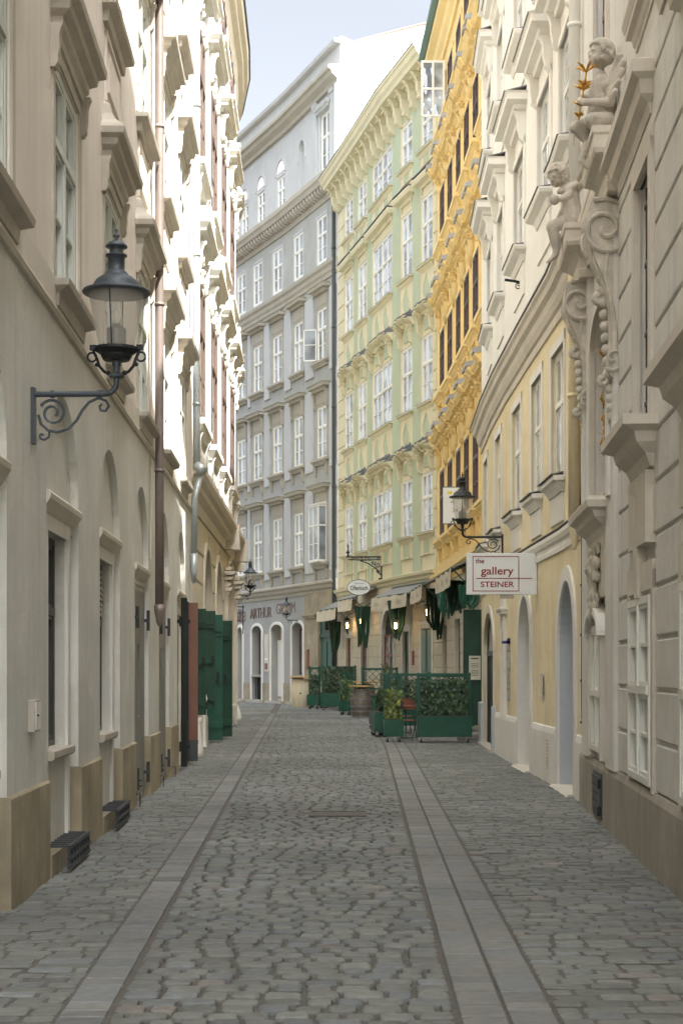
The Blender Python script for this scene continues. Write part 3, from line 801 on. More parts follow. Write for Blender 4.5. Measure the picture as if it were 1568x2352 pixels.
# window dressings
rr = random.Random(11)
for a, b in wc:
    s0, s1 = S(a) - .22, S(b) + .22
    for k, (z0, z1) in enumerate(fl):
        m = MB()
        for e0, e1 in ((s0, s0 + .2), (s1 - .2, s1)): sweep(m, FL2, e0, e1, rect(-.02, .04, z0, z1 + .1))
        sweep(m, FL2, s0, s1, rect(-.02, .042, z1 + .01, z1 + .2)); m.build('window_surround', MATS['plaster_white'], b2)
        m = MB(); sweep(m, FL2, s0 - .1, s1 + .1, molding(z0 - .35, z0, .2, style='sill'))
        for q in (s0 + .1, s1 - .1): console(m, FL2, q, z0 - .3, .55, .14, .2)
        m.build('window_sill', MATS['plaster_white'], b2)
        if k < 2:
            m = MB(); zz = z1 + .75
            sweep(m, FL2, s0 - .2, s1 + .2, molding(zz, zz + .4, .32))
            pk = (s0 + s1) / 2
            if k == 0:
                for u0, u1 in ((s0 - .2, pk - .2), (pk + .2, s1 + .2)):
                    n = 5
                    for t in range(n):
                        p0, p1 = u0 + (u1 - u0) * t / n, u0 + (u1 - u0) * (t + 1) / n
                        f = (t + .5) / n if u0 < pk - .3 else 1 - (t + .5) / n
                        sweep(m, FL2, p0, p1, rect(-.02, .28, zz + .4, zz + .42 + .5 * math.sin(f * 1.5)))
            else: sweep(m, FL2, s0 - .2, s1 + .2, [(-.02, zz + .4), (.3, zz + .4), (.2, zz + .55), (.1, zz + .8), (-.02, zz + .85)])
            hb = m.build('window_hood', MATS['plaster_white'], b2)
            m = MB()
            for q in (s0 + .08, s1 - .08): console(m, FL2, q, zz + .02, .7, .2, .16)
            for t in range(12):
                q = pk + rr.uniform(-.35, .35); z = zz - .05 - rr.random() * .6
                m.ell(FL2.P(q, .06, z), (rr.uniform(.04, .09), rr.uniform(.04, .09), rr.uniform(.05, .12)), 7, 5)
            m.build('carved_ornament', MATS['plaster_white'], hb, smooth=True)
            if k == 0:
                m = MB(); sweep(m, FL2, s0 + .25, s1 - .25, rect(-.02, .05, z0 - 1.0, z0 - .45)); m.build('apron_panel', MATS['plaster_white'], b2)
m = MB()
for q in (29.9, 34.3, 38.2, 42.1, 46.2, 50.3):
    s_ = S(q); sweep(m, FL2, s_ - .32, s_ + .32, rect(-.02, .06, 5.5, E2 - 1.0))
m.build('pilaster', MATS['plaster_white'], b2)
m = MB(); sweep(m, FL2, 0, FL2.L, [(-.05, E2 - 1.0), (.06, E2 - 1.0), (.1, E2 - .8), (.14, E2 - .6), (.28, E2 - .45), (.3, E2 - .3), (.42, E2 - .18), (.45, E2), (-.05, E2)]); m.build('cornice', MATS['plaster_cream'], b2)
m = MB(); sweep(m, FL2, 0, FL2.L, [(.3, E2 + .002), (.44, E2 + .003), (.5, E2 + .03), (.5, E2 + .1), (.44, E2 + .12), (.3, E2 + .1)]); m.build('gutter', MATS['iron_blue'], b2)
m = MB(); sweep(m, FL2, 0, FL2.L, [(.3, E2 + .06), (-5.5, E2 + 4), (-5.6, 0), (-5.4, 0), (-5.4, E2 - .2)]); m.build('roof', MATS['lead'], b2)
# lead pipe with an elbow above the string course
m = MB()
P_ = [FL1.P(FL1.sY(27.3), .13, z) for z in (19, 12, 6)] + [FL1.P(FL1.sY(27.3), .13, 5.12)]
m.tube(P_, .062, 12); m.tube([FL1.P(FL1.sY(27.3), .13, 5.15), FL1.P(FL1.sY(27.2), .26, 5.05)], [.09, .09], 10)
m.tube([FL1.P(FL1.sY(27.3), .2, 5.02), FL1.P(FL1.sY(27.3), .1, 4.6), FL1.P(FL1.sY(27.3), .08, 3.6)], .055, 12)
m.tube([FL1.P(FL1.sY(27.3), .08, 3.62), FL1.P(FL1.sY(27.3), .08, 3.3), FL1.P(FL1.sY(27.3), .08, 3.1)], [.065, .06, .03], 12)
for z in (6.2, 8.8, 11.4, 14): m.tube([FL1.P(FL1.sY(27.3), .13, z), FL1.P(FL1.sY(27.3), .13, z + .05)], .072, 12)
m.build('drainpipe', MATS['zinc_pipe'], b2, smooth=True)
# guard stone at the foot of the corner
def guard(F, q, r, h, lab):
    b = root('guard_stone', lab, 'guard stone', F.P(q, .1, 0)); m = MB(); c = F.P(q, .06, 0)
    m.lathe([(r, -.05), (r * .97, .1), (r * .8, h * .5), (r * .5, h * .88), (r * .2, h)], c, 14); m.build('stone_body', MATS['plaster_chalk'], b, smooth=True)
guard(FL2, FL2.sY(48.9), .22, .55, 'rounded pale guard stone at the far corner of the white baroque house')
guard(FL2, FL2.sY(28.9), .32, 1.0, 'tall whitish guard stone beside the rust red shutter leaf')

# shutter leaves standing open into the street
def leaf(name, lab, F, q, z0, z1, wd, th, m_, ang, battens=True, frame=None, fold=0, mb_=None):
    """q: hinge along the wall, ang: opening angle of the leaf measured from the wall"""
    hp = F.P(q, .05, 0); a = F.ang(q)
    b = root(name, lab, 'shutter', (hp.x, hp.y, z0), a - R(ang))
    m = MB(); h = z1 - z0; n = max(3, int(wd / .14))
    m.box(0, wd, -th / 2, th / 2, 0, h); pn = m.build('leaf_board', MATS[m_], b, world=False, bevel=.004)
    if battens:
        m = MB()
        for z in (h * .12, h * .5, h * .86): m.box(.02, wd - .02, -th / 2 - .05, -th / 2, z - .07, z + .07)
        for k in range(1, n): m.box(wd * k / n - .006, wd * k / n + .006, -th / 2 - .004, -th / 2, 0.01, h - .01)
        m.box(0, .05, -th / 2 - .025, -th / 2 - .001, 0, h * .12 - .07); m.box(wd - .05, wd, -th / 2 - .02, -th / 2 - .001, 0, h)
        m.build('batten', MATS[mb_ or m_], b, world=False)
    if battens:
        m = MB(); m.box(wd * .6, wd * .6 + .06, -th / 2 - .065, -th / 2 - .05, h * .46, h * .54); m.box(wd * .1, wd * .9, -th / 2 - .06, -th / 2 - .05, h * .86 - .015, h * .86 + .015); m.build('lock_plate', MATS['iron'], b, world=False)
    m = MB()
    for z in (h * .12, h * .86): m.box(-.06, .16, th / 2, th / 2 + .012, z - .03, z + .03); m.tube([(-.02, 0, z - .08), (-.02, 0, z + .08)], .02, 6)
    m.build('hinge', MATS['iron'], b, world=False)
    return b
leaf('iron_door_leaf', 'narrow black iron door leaf standing open beside the rust red one', FL1, FL1.sY(24.9), .05, 2.74, .09, .05, 'iron', 62, battens=False)
rl = leaf('painted_door_leaf', 'rust red painted door leaf standing open with a black edge', FL1, FL1.sY(26.5), .05, 2.73, .155, .05, 'rust_paint', 88, battens=False)
m = MB(); m.box(0, .155, -.032, -.026, .0, .36); m.build('kick_plate', MATS['iron_grey'], rl, world=False)
m = MB(); m.box(-.03, -.001, -.04, .03, .0, 2.7); m.build('edge_strip', MATS['iron'], rl, world=False)
for z in (2.1, 1.2): m = MB(); m.box(-.07, -.03, -.05, .03, z - .07, z + .07); m.build('latch', MATS['iron'], rl, world=False)
leaf('green_shutter_leaf', 'near narrow green iron shutter leaf with a lock plate', FL2, FL2.sY(30.9), .7, 2.8, .22, .05, 'green_dark', 80)
leaf('green_shutter_leaf', 'middle green shutter leaf standing open above the pipe stub', FL2, FL2.sY(33.4), .75, 2.85, .24, .05, 'green_dark', 78)
leaf('green_shutter_leaf', 'tall slim green folded leaf next to the widest green door', FL2, FL2.sY(34.3), .05, 2.8, .34, .06, 'green_paint', 85)
leaf('green_door_leaf', 'widest worn green plank door leaf with cross battens, nearest the street', FL2, FL2.sY(36.0), .06, 2.72, .46, .07, 'green_dark', 94, fold=1)
m = MB(); pb = root('standpipe', 'white pipe stub with valve cap between the green shutters', 'pipe', FL2.P(FL2.sY(32.4), .12, 0))
m.tube([FL2.P(FL2.sY(32.4), .12, z) for z in (0, .1, .5, .95)], [.06, .045, .04, .04], 10); m.tube([FL2.P(FL2.sY(32.4), .12, .93), FL2.P(FL2.sY(32.4), .12, 1.0), FL2.P(FL2.sY(32.4), .12, 1.1)], [.06, .075, .05], 10); m.build('pipe_body', MATS['plaster_chalk'], pb)
# ================================================================ grey house at the bend (path runs from far left to the corner)
FG = Facade([(-9.5, 87.5), (-5.15, 79.2), (-2.6, 73.3), (-.17, 67.0)])
b3 = root('grey_house', 'grey house at the bend with arched shop fronts and a pale attic storey', 'house', (-2.5, 73, 0))
sx = FG.sx
def gx(a, b): return sx(a), sx(b)
ST_W = dict(id='white', frame='frame_white', pane='pane_dark', ft=.08, fo=.03, tr=.62, nh=1, nhu=0, dep=.03, mw=.035, sash=.035)
gc = [(520, 534), (549.5, 562), (582, 604), (627, 649.5), (675, 698), (727, 753)]
rows = [(6.3, 8.75), (10.85, 13.15), (15.15, 17.45), (19.45, 21.5)]
MC = 22.3; ops = []
cw = [gx(*c) for c in gc]
for s0, s1 in cw:
    c = (s0 + s1) / 2; hw = .6 if c < FG.L - 1.9 else .6
    for z0, z1 in rows: ops.append(opening(c - hw, c + hw, z0, z1, d=.12))
m = MB(); wall(m, FG, 0, FG.L, 5.2, MC, ops); m.build('wall', MATS['plaster_grey'], b3)
hind = None
for o in ops:
    last = abs(o['s0'] - ops[-1]['s0']) < .01
    if last and o['z0'] == 6.3: continue
    add_window(FG, b3, o['s0'], o['s1'], o['z0'], o['z1'], ST_W)
def dress(F, par, s0, s1, z0, z1, k, mt):
    m = MB(); e = .1
    for a, b in ((s0 - e, s0), (s1, s1 + e)): sweep(m, F, a, b, rect(-.02, .03, z0, z1 + .1))
    sweep(m, F, s0 - e, s1 + e, rect(-.02, .031, z1, z1 + .12)); m.build('window_surround', MATS[mt], par)
for c, (s0, s1) in enumerate(cw):
    cc = (s0 + s1) / 2; s0, s1 = cc - .6, cc + .6
    for k, (z0, z1) in enumerate(rows):
        dress(FG, b3, s0, s1, z0, z1, k, 'trim_sand' if k != 3 else 'plaster_pale')
        if k < 3:
            m = MB(); zz = z1 + .75
            sweep(m, FG, s0 - .32, s1 + .32, [(-.02, zz - .12), (.16, zz - .1), (.2, zz), (.34, zz + .04), (.36, zz + .16), (.4, zz + .2), (.2, zz + .25), (-.02, zz + .28)])
            sweep(m, FG, s0 - .1, s1 + .1, rect(-.02, .05, z1 + .12, zz - .12))
            hb = m.build('window_hood', MATS['trim_sand'], b3)
            if k == 1:
                m = MB()
                for q in (s0 - .17, s1 + .17): console(m, FG, q, zz - .1, .75, .22, .16)
                m.build('bracket', MATS['trim_sand'], hb)
            m = MB(); sweep(m, FG, s0 - .25, s1 + .25, molding(z0 - .28, z0, .24, style='sill'))
            if k != 2:
                for q in (s0 - .08, s1 + .08): console(m, FG, q, z0 - .25, .5, .16, .15)
            m.build('window_sill', MATS['trim_sand'], b3)
            m = MB(); sweep(m, FG, s0 - .05, s1 + .05, rect(-.02, .02, z0 - 1.15, z0 - .34)); m.build('apron_panel', MATS['plaster_slate'], b3)
# rounded pilaster strips between the windows
m = MB(); cs = [(a + b) / 2 for a, b in cw]
for a, b in zip(cs, cs[1:] + [FG.L + .15]):
    c = (a + b) / 2 if b < FG.L else (a + FG.L) / 2 + .45; w_ = (b - a) / 2 - .98 if b < FG.L else .35
    for k, (za, zb) in enumerate(((5.9, 9.6), (10.4, 14.0), (14.6, 18.2))):
        sweep(m, FG, c - w_, c + w_, rect(-.02, .07, za, zb - .03))
m.build('wall_strip', MATS['plaster_pale'], b3)
# open casement and box bay
m = MB(); q = ops[-2]['s0']; w0 = [o for o in ops if o['z0'] == 15.15][-1]
p0 = FG.P(w0['s0'], .05, 15.25); n_ = FG.n(w0['s0']); nv = Vector((n_.x, n_.y, 0)) * .5 + (FG.P(w0['s0'] - 1, 0, 0) - FG.P(w0['s0'], 0, 0)) * .3
for za, zb in ((15.25, 15.3), (15.95, 15.98), (16.6, 16.65)): m.hexa([p0 + nv * f + Vector((0, 0, za - 15.25 + dz)) + Vector((0, d, 0)) for dz in (0, zb - za) for f, d in ((0, 0), (1, 0), (1, .03), (0, .03))])
for f0, f1 in ((0, .08), (.92, 1)): m.hexa([p0 + nv * f + Vector((0, d, dz)) for dz in (0, 1.4) for f, d in ((f0, 0), (f1, 0), (f1, .03), (f0, .03))])
ob = m.build('open_casement', MATS['frame_white'], b3)
m = MB(); m.add([p0 + nv * f + Vector((0, .015, dz)) for f, dz in ((.05, .03), (.95, .03), (.95, 1.38), (.05, 1.38))], [(0, 1, 2, 3)]); m.build('pane', MATS['pane_dark'], ob)
wb = [o for o in ops if o['z0'] == 6.3][-1]; m = MB(); g = MB(); O = .42; a, b = wb['s0'] - .02, wb['s1'] + .02
for za, zb in ((6.3, 6.4), (7.85, 7.92), (8.7, 8.8)):
    sweep(m, FG, a, b, rect(O - .06, O, za, zb)); 
    for q in (a, b - .07): sweep(m, FG, q, q + .07, rect(0, O - .06, za, zb))
for q in (a, (a + b) / 2 - .035, b - .07): sweep(m, FG, q, q + .07, rect(O - .055, O + .005, 6.4, 8.7))
for q in (a, b - .07): sweep(m, FG, q, q + .07, rect(-.02, .07, 6.4, 8.7))
sweep(m, FG, a, b, rect(O - .04, O - .005, 7.08, 7.11))
sweep(m, FG, a - .03, b + .03, [(0, 8.8), (O + .04, 8.8), (O + .04, 8.84), (0, 8.95)])
bay = m.build('bay_window', MATS['frame_white'], b3)
g.add([FG.P(a + .04, O - .03, 6.4), FG.P(b - .04, O - .03, 6.4), FG.P(b - .04, O - .03, 8.7), FG.P(a + .04, O - .03, 8.7)], [(0, 1, 2, 3)])
for q in (a + .03, b - .03): g.add([FG.P(q, 0.02, 6.4), FG.P(q, O - .04, 6.4), FG.P(q, O - .04, 8.7), FG.P(q, .02, 8.7)], [(0, 1, 2, 3)])
g.build('pane', MATS['pane_dark'], bay)
# cornices
m = MB(); sweep(m, FG, 0, FG.L, [(-.02, 18.6), (.06, 18.6), (.08, 18.75), (.14, 18.85), (.16, 19.0), (.24, 19.1), (.26, 19.22), (-.02, 19.3)]); m.build('string_course', MATS['trim_sand'], b3)
m = MB(); sweep(m, FG, 0, FG.L, [(-.02, 4.95), (.05, 4.95), (.07, 5.08), (.16, 5.16), (.2, 5.3), (.28, 5.36), (.28, 5.44), (-.02, 5.55)]); m.build('string_course', MATS['trim_sand'], b3)
m = MB(); sweep(m, FG, 0, FG.L, [(-.02, 22.0), (.06, 22.0), (.1, 22.15), (.1, 22.45), (.5, 22.5), (.55, 22.65), (.62, 22.75), (.62, 22.95), (-.02, 23.1)])
mc = m.build('cornice', MATS['trim_sand'], b3)
m = MB(); q = .3
while q < FG.L - .1:
    sweep(m, FG, q, q + .16, [(.1, 22.2), (.3, 22.24), (.42, 22.34), (.46, 22.5), (.1, 22.5)]); q += .36
m.build('modillion', MATS['trim_grey'], mc)
# attic storey
AO = -.15; ao = []
for i, (s0, s1) in enumerate(cw):
    c = (s0 + s1) / 2
    if i == 5: ao.append(opening(c - .62, c + .62, 23.45, 26.1, d=.15))
    elif i == 4: ao.append(opening(c - .42, c + .42, 23.4, 25.3, arch=.5, d=.2))
    else: ao.append(opening(c - .5, c + .5, 23.4, 25.0, d=.15))
m = MB(); wall(m, FG, 0, FG.L, 23.05, 27.2, ao, out=AO); wall(m, FG, 0, FG.L, 27.1, 28.5, [], out=AO + .05)
sweep(m, FG, cs[4] - .6, cs[4] + .6, rect(AO - .25, AO - .2, 23.3, 26)); m.build('wall', MATS['plaster_pale'], b3)
for i, o in enumerate(ao):
    if i == 4: continue
    add_window(FG, b3, o['s0'], o['s1'], o['z0'], o['z1'], ST_W, dep=-AO + .08)
m = MB()
for i, o in enumerate(ao):
    if i == 5:
        for a, b in ((o['s0'] - .14, o['s0']), (o['s1'], o['s1'] + .14)): sweep(m, FG, a, b, rect(AO - .02, AO + .06, 23.3, 26.25))
        sweep(m, FG, o['s0'] - .2, o['s1'] + .2, molding(26.15, 26.4, .16, base=AO)); continue
    oo = dict(o); 
    if i != 4: oo['s0'] -= .06; oo['s1'] += .06; oo['z1'] = 25.15; oo['arch'] = .62
    arch_ring(m, FG, oo, .1, AO + .05, z0=25.1 if i != 4 else 24.9, base=AO)
m.build('window_surround', MATS['plaster_pale'], b3)
m = MB()
for i, o in enumerate(ao[:4]): m.prism([FG.P(o['s0'] + .5 - .5 * math.cos(math.pi * k / 10), AO + .004, 25.2 + .5 * math.sin(math.pi * k / 10)) for k in range(11)], Vector((0, 0, 0)) + Vector((-.001, -.02, 0)))
m.build('blind_arch', MATS['firewall'], b3)
m = MB()
for s_ in (cs[5] - 1.15, cs[5] + 1.0): sweep(m, FG, s_ - .22, s_ + .22, rect(AO - .01, AO + .1, 23.1, 26.6)); sweep(m, FG, s_ - .26, s_ + .26, rect(AO - .01, AO + .16, 26.6, 26.8))
m.build('pilaster', MATS['plaster_pale'], b3)
m = MB(); sweep(m, FG, 0, FG.L, [(AO - .02, 26.8), (.0, 26.8), (.04, 26.95), (.25, 27.1), (.3, 27.25), (.42, 27.3), (.42, 27.45), (AO, 27.55)]); m.build('cornice', MATS['trim_sand'], b3)
m = MB(); sweep(m, FG, 0, FG.L, [(AO, 28.45), (.12, 28.45), (.16, 28.55), (.16, 28.62), (AO - .3, 28.66)]); m.build('parapet', MATS['plaster_pale'], b3)
# corner pylon + sunlit firewall running back from the corner
cor = Vector((-.17, 67.0)); bk = Vector((.93, .37)); fc = Vector((-.37, .93))
def FWp(k, d, z): p = cor + bk * k + fc * d; return Vector((p.x, p.y, z))
m = MB(); m.prism([FWp(0, .001, 0), FWp(9.5, .001, 0), FWp(9.5, .001, 31.0), FWp(4, .001, 29.8), FWp(.75, .001, 28.55), (FWp(.7, .001, 28.6)), FWp(.15, .001, 28.75), FWp(.15, .001, 27), FWp(0, .001, 27)], (-.37 * .4, .93 * .4, 0)); m.build('firewall', MATS['firewall'], b3)
m = MB(); m.prism([FWp(.78, -.05, 28.56), FWp(4, -.05, 29.82), FWp(9.5, -.05, 31.02), FWp(9.5, -.05, 31.09), FWp(4, -.05, 29.89), FWp(.78, -.05, 28.63)], (-.37 * .6, .93 * .6, 0)); m.build('wall_coping', MATS['coping'], b3)
m = MB(); m.prism([FWp(-.35, -.08, 23.05), FWp(.35, -.08, 23.05), FWp(.35, -.08, 23.2), FWp(-.35, -.08, 23.2)], (-.37 * .9, .93 * .9, 0)); m.build('flashing', MATS['copper_green'], b3)
m = MB(); sweep(m, FG, 0, FG.L - .3, [(-.3, 28.45), (-6, 29.6), (-6, 29), (-.3, 28.3)]); m.build('roof', MATS['lead'], b3)
m = MB(); p = FG.P(sx(716), -1.2, 29.2); m.box(p.x - .3, p.x + .3, p.y - .3, p.y + .3, 28.4, 29.3); m.build('chimney', MATS['red_roof'], b3)
# ground floor: arched openings
ga = [(520, 533), (543.5, 560), (577, 604), (621, 652), (669, 699)]; gops = []
for a, b in ga:
    s0, s1 = gx(a, b); gops.append(opening(s0 + .12, s1 - .12, .12, 3.42, arch=.32, d=.45, nseg=10))
sd0, sd1 = sx(733), sx(766)
dop = opening(sd0, sd1, 0, 4.0, d=.2)
sp = sx(702)
m = MB(); wall(m, FG, 0, sp, 0, 5.2, gops); m.build('wall', MATS['plaster_slate'], b3)
m = MB(); wall(m, FG, sp, FG.L, 0, 5.2, [dop], out=.06)
sweep(m, FG, sp + .0, sd0 - .15, molding(3.75, 4.05, .2, base=.05)); m.build('stone_portal', MATS['stone_tan'], b3)
m = MB(); wall(m, FG, 0, sp + .1, 0, 5.0, [], out=-.45); m.build('niche_wall', MATS['plaster_cream'], b3)
m = MB()
for o in gops: arch_ring(m, FG, o, .13, .06)
m.build('arch_surround', MATS['plaster_ivory'], b3)
for i, o in enumerate(gops):
    c = (o['s0'] + o['s1']) / 2; w_ = (o['s1'] - o['s0']) / 2
    if i in (1, 3, 0):
        d = MB(); sweep(d, FG, o['s0'], o['s1'], rect(-.4, -.34, .3, 3.0)); 
        for q in (c - .02, o['s0'], o['s1'] - .06): sweep(d, FG, q, q + .06, rect(-.34, -.32, .3, 3.0))
        d.build('shop_door', MATS['plaster_ivory'], b3)
        d = MB(); sweep(d, FG, o['s0'], o['s1'], rect(-.4, -.3, -.02, .26)); d.build('door_step', MATS['trim_grey'], b3)
        if i == 3:
            n_ = MB(); sweep(n_, FG, o['s1'] - .36, o['s1'] - .1, rect(-.34, -.31, 1.7, 2.6)); nb = n_.build('notice_frame', MATS['chair_wood'], b3)
            n_ = MB(); sweep(n_, FG, o['s1'] - .33, o['s1'] - .13, rect(-.31, -.305, 1.75, 2.55)); n_.build('notice_paper', MATS['paper'], nb)
    else:
        st = dict(id='shop', frame='frame_brown', pane='pane_curtain', ft=.08, fo=.02, tr=1.1, nx=1, nh=0, dep=.4)
        add_window(FG, b3, o['s0'] + .02, o['s1'] - .02, 1.35, 3.5, st, dep=.38)
        d = MB(); sweep(d, FG, o['s0'] - .02, o['s1'] + .02, rect(-.4, .04, 1.24, 1.34)); d.build('window_sill', MATS['trim_sand'], b3)
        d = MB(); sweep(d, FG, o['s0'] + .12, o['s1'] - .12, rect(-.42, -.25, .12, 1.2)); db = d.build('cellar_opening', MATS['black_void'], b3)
        d = MB()
        for k in range(5):
            q = o['s0'] + .2 + (2 * w_ - .4) * k / 4; d.tube([FG.P(q, -.12, .15), FG.P(q, -.12, 1.2)], .018, 5)
        for z in (.45, .85): d.tube([FG.P(c + dx, -.12, zz_) for dx, zz_ in [(r_ * 1.0, z2) for r_, z2 in scroll(20, 1.2, .22, .05, cx=0, cz=z)]], .014, 4)
        d.build('iron_grille', MATS['iron'], db)
    d = MB(); sweep(d, FG, o['s0'] - .25, o['s1'] + .25, rect(-.1, .25, -.03, .12)); d.build('threshold', MATS['trim_grey'], b3)
m = MB(); prev = 0
for o in gops + [dict(s0=sp, s1=sp)]:
    if o['s0'] - .14 - prev > .1: sweep(m, FG, prev, o['s0'] - .14, rect(-.02, .05, 0, .95))
    prev = o['s1'] + .14
m.build('plinth', MATS['stone_tan'], b3)
# green gate in the stone portal
m = MB(); sweep(m, FG, sd0, sd1, rect(-.13, -.08, 0, 3.0)); 
for k in range(2):
    a = sd0 + (sd1 - sd0) * k / 2 + .12; b = a + (sd1 - sd0) / 2 - .24
    for za, zb in ((.3, 1.3), (1.5, 2.8)): sweep(m, FG, a, b, rect(-.08, -.05, za, zb))
gd = m.build('green_gate', MATS['green_paint'], b3)
m = MB(); sweep(m, FG, sd0, sd1, rect(-.13, -.04, 3.0, 4.0)); sweep(m, FG, sd0, sd1, rect(-.04, -.0, 3.0, 3.15)); m.build('transom', MATS['green_dark'], b3)
m = MB(); p = FG.P((sd0 + sd1) / 2 + .3, .05, 3.55); m.box(p.x - .12, p.x + .12, p.y - .1, p.y + .1, 3.3, 3.75); m.build('gate_lantern', MATS['iron'], b3)
for s_ in (sx(710),):
    d = MB(); sweep(d, FG, s_ - .15, s_ + .15, rect(.06, .12, 1.6, 2.5)); d.build('menu_case', MATS['chair_wood'], b3)
# plaques between doors
m = MB(); q = sx(612.5); sweep(m, FG, q - .25, q + .25, rect(0, .03, 1.5, 3.3)); pq = m.build('wall_board', MATS['trim_drab'], b3)
m = MB(); sweep(m, FG, q - .2, q + .2, rect(.03, .034, 1.6, 1.9)); m.build('poster', MATS['rust_paint'], pq)
m = MB(); sweep(m, FG, q - .2, q + .2, rect(.03, .034, 2.05, 2.15)); m.build('notice_paper', MATS['sign_white'], pq)
# raised shop lettering
def wall_text(body, F, xa, xb, z, size, m_, par, out=.02, ext=.014, wd=None):
    s_ = (sx(xa) + sx(xb)) / 2; p = F.P(s_, out, z) - topo(par); return text(body, size, MATS[m_], par, p, (R(90), 0, F.ang(s_)), ext, 1, fit=wd or sx(xb) - sx(xa))
wall_text('ARTHUR', FG, 575.5, 624, 4.33, .72, 'letter_brown', b3)
wall_text('GRIMM', FG, 634.5, 678, 4.44, .72, 'letter_brown', b3)
wall_text('B\u00c4CKEREI', FG, 519, 559, 4.22, .72, 'letter_brown', b3, wd=2.9)
# dark rain pipe at the corner
m = MB(); p = FG.P(FG.L - .05, .15, 0); m.tube([(p.x, p.y, z) for z in (22.2, 14, 7, 5, 1.5)], .085, 12)
for z in (6, 9.4, 12.8, 16.2, 19.6): m.tube([(p.x, p.y, z), (p.x, p.y, z + .07)], .1, 12)
m.build('drainpipe', MATS['dark_pipe'], b3, smooth=True)
# ================================================================ RIGHT: yellow and green house (behind the restaurant tables)
FY = Facade([(-.16, 66.9), (1.0, 61.6), (2.05, 56.6), (3.2, 52.3)])
b4 = root('yellow_green_house', 'pale yellow house with green pilaster strips, scroll hoods and a bracketed main cornice', 'house', (1.5, 59, 0))
sx = FY.sx
ST_WB = dict(id='wbright', frame='frame_white', pane='pane_bright', ft=.07, fo=.03, tr=.6, nh=1, nhu=0, dep=.02, mw=.03, sash=.035)
ST_WB2 = dict(id='wbright2', frame='frame_white', pane='pane_bright', ft=.07, fo=.03, tr=.6, nx=4, nh=1, nhu=0, dep=.02, mw=.03, sash=.03)
gc = [(794, 812), (824.5, 843), (857.5, 901), (924, 948), (970, 995)]
rows = [(6.25, 8.3), (10.65, 13.0), (15.4, 17.75), (19.35, 20.95)]
ops = []; cw = [(sx(a), sx(b)) for a, b in gc]
for s0, s1 in cw:
    for z0, z1 in rows: ops.append(opening(s0, s1, z0, z1, d=.1))
m = MB(); wall(m, FY, 0, FY.L, 4.85, 22.0, ops); m.build('wall', MATS['plaster_yellow'], b4)
for o in ops: add_window(FY, b4, o['s0'], o['s1'], o['z0'], o['z1'], ST_WB2 if o['s1'] - o['s0'] > 2 else ST_WB)
# green strips
m = MB(); ed = [(815.5, 823), (846, 856.5), (903, 922), (950, 968.5)]
for a, b in ed: sweep(m, FY, sx(a), sx(b), rect(-.02, .05, 4.95, 21.2))
sweep(m, FY, 0.35, FY.L, rect(-.02, .02, 20.98, 21.35)); m.build('pilaster_strip', MATS['plaster_green'], b4)
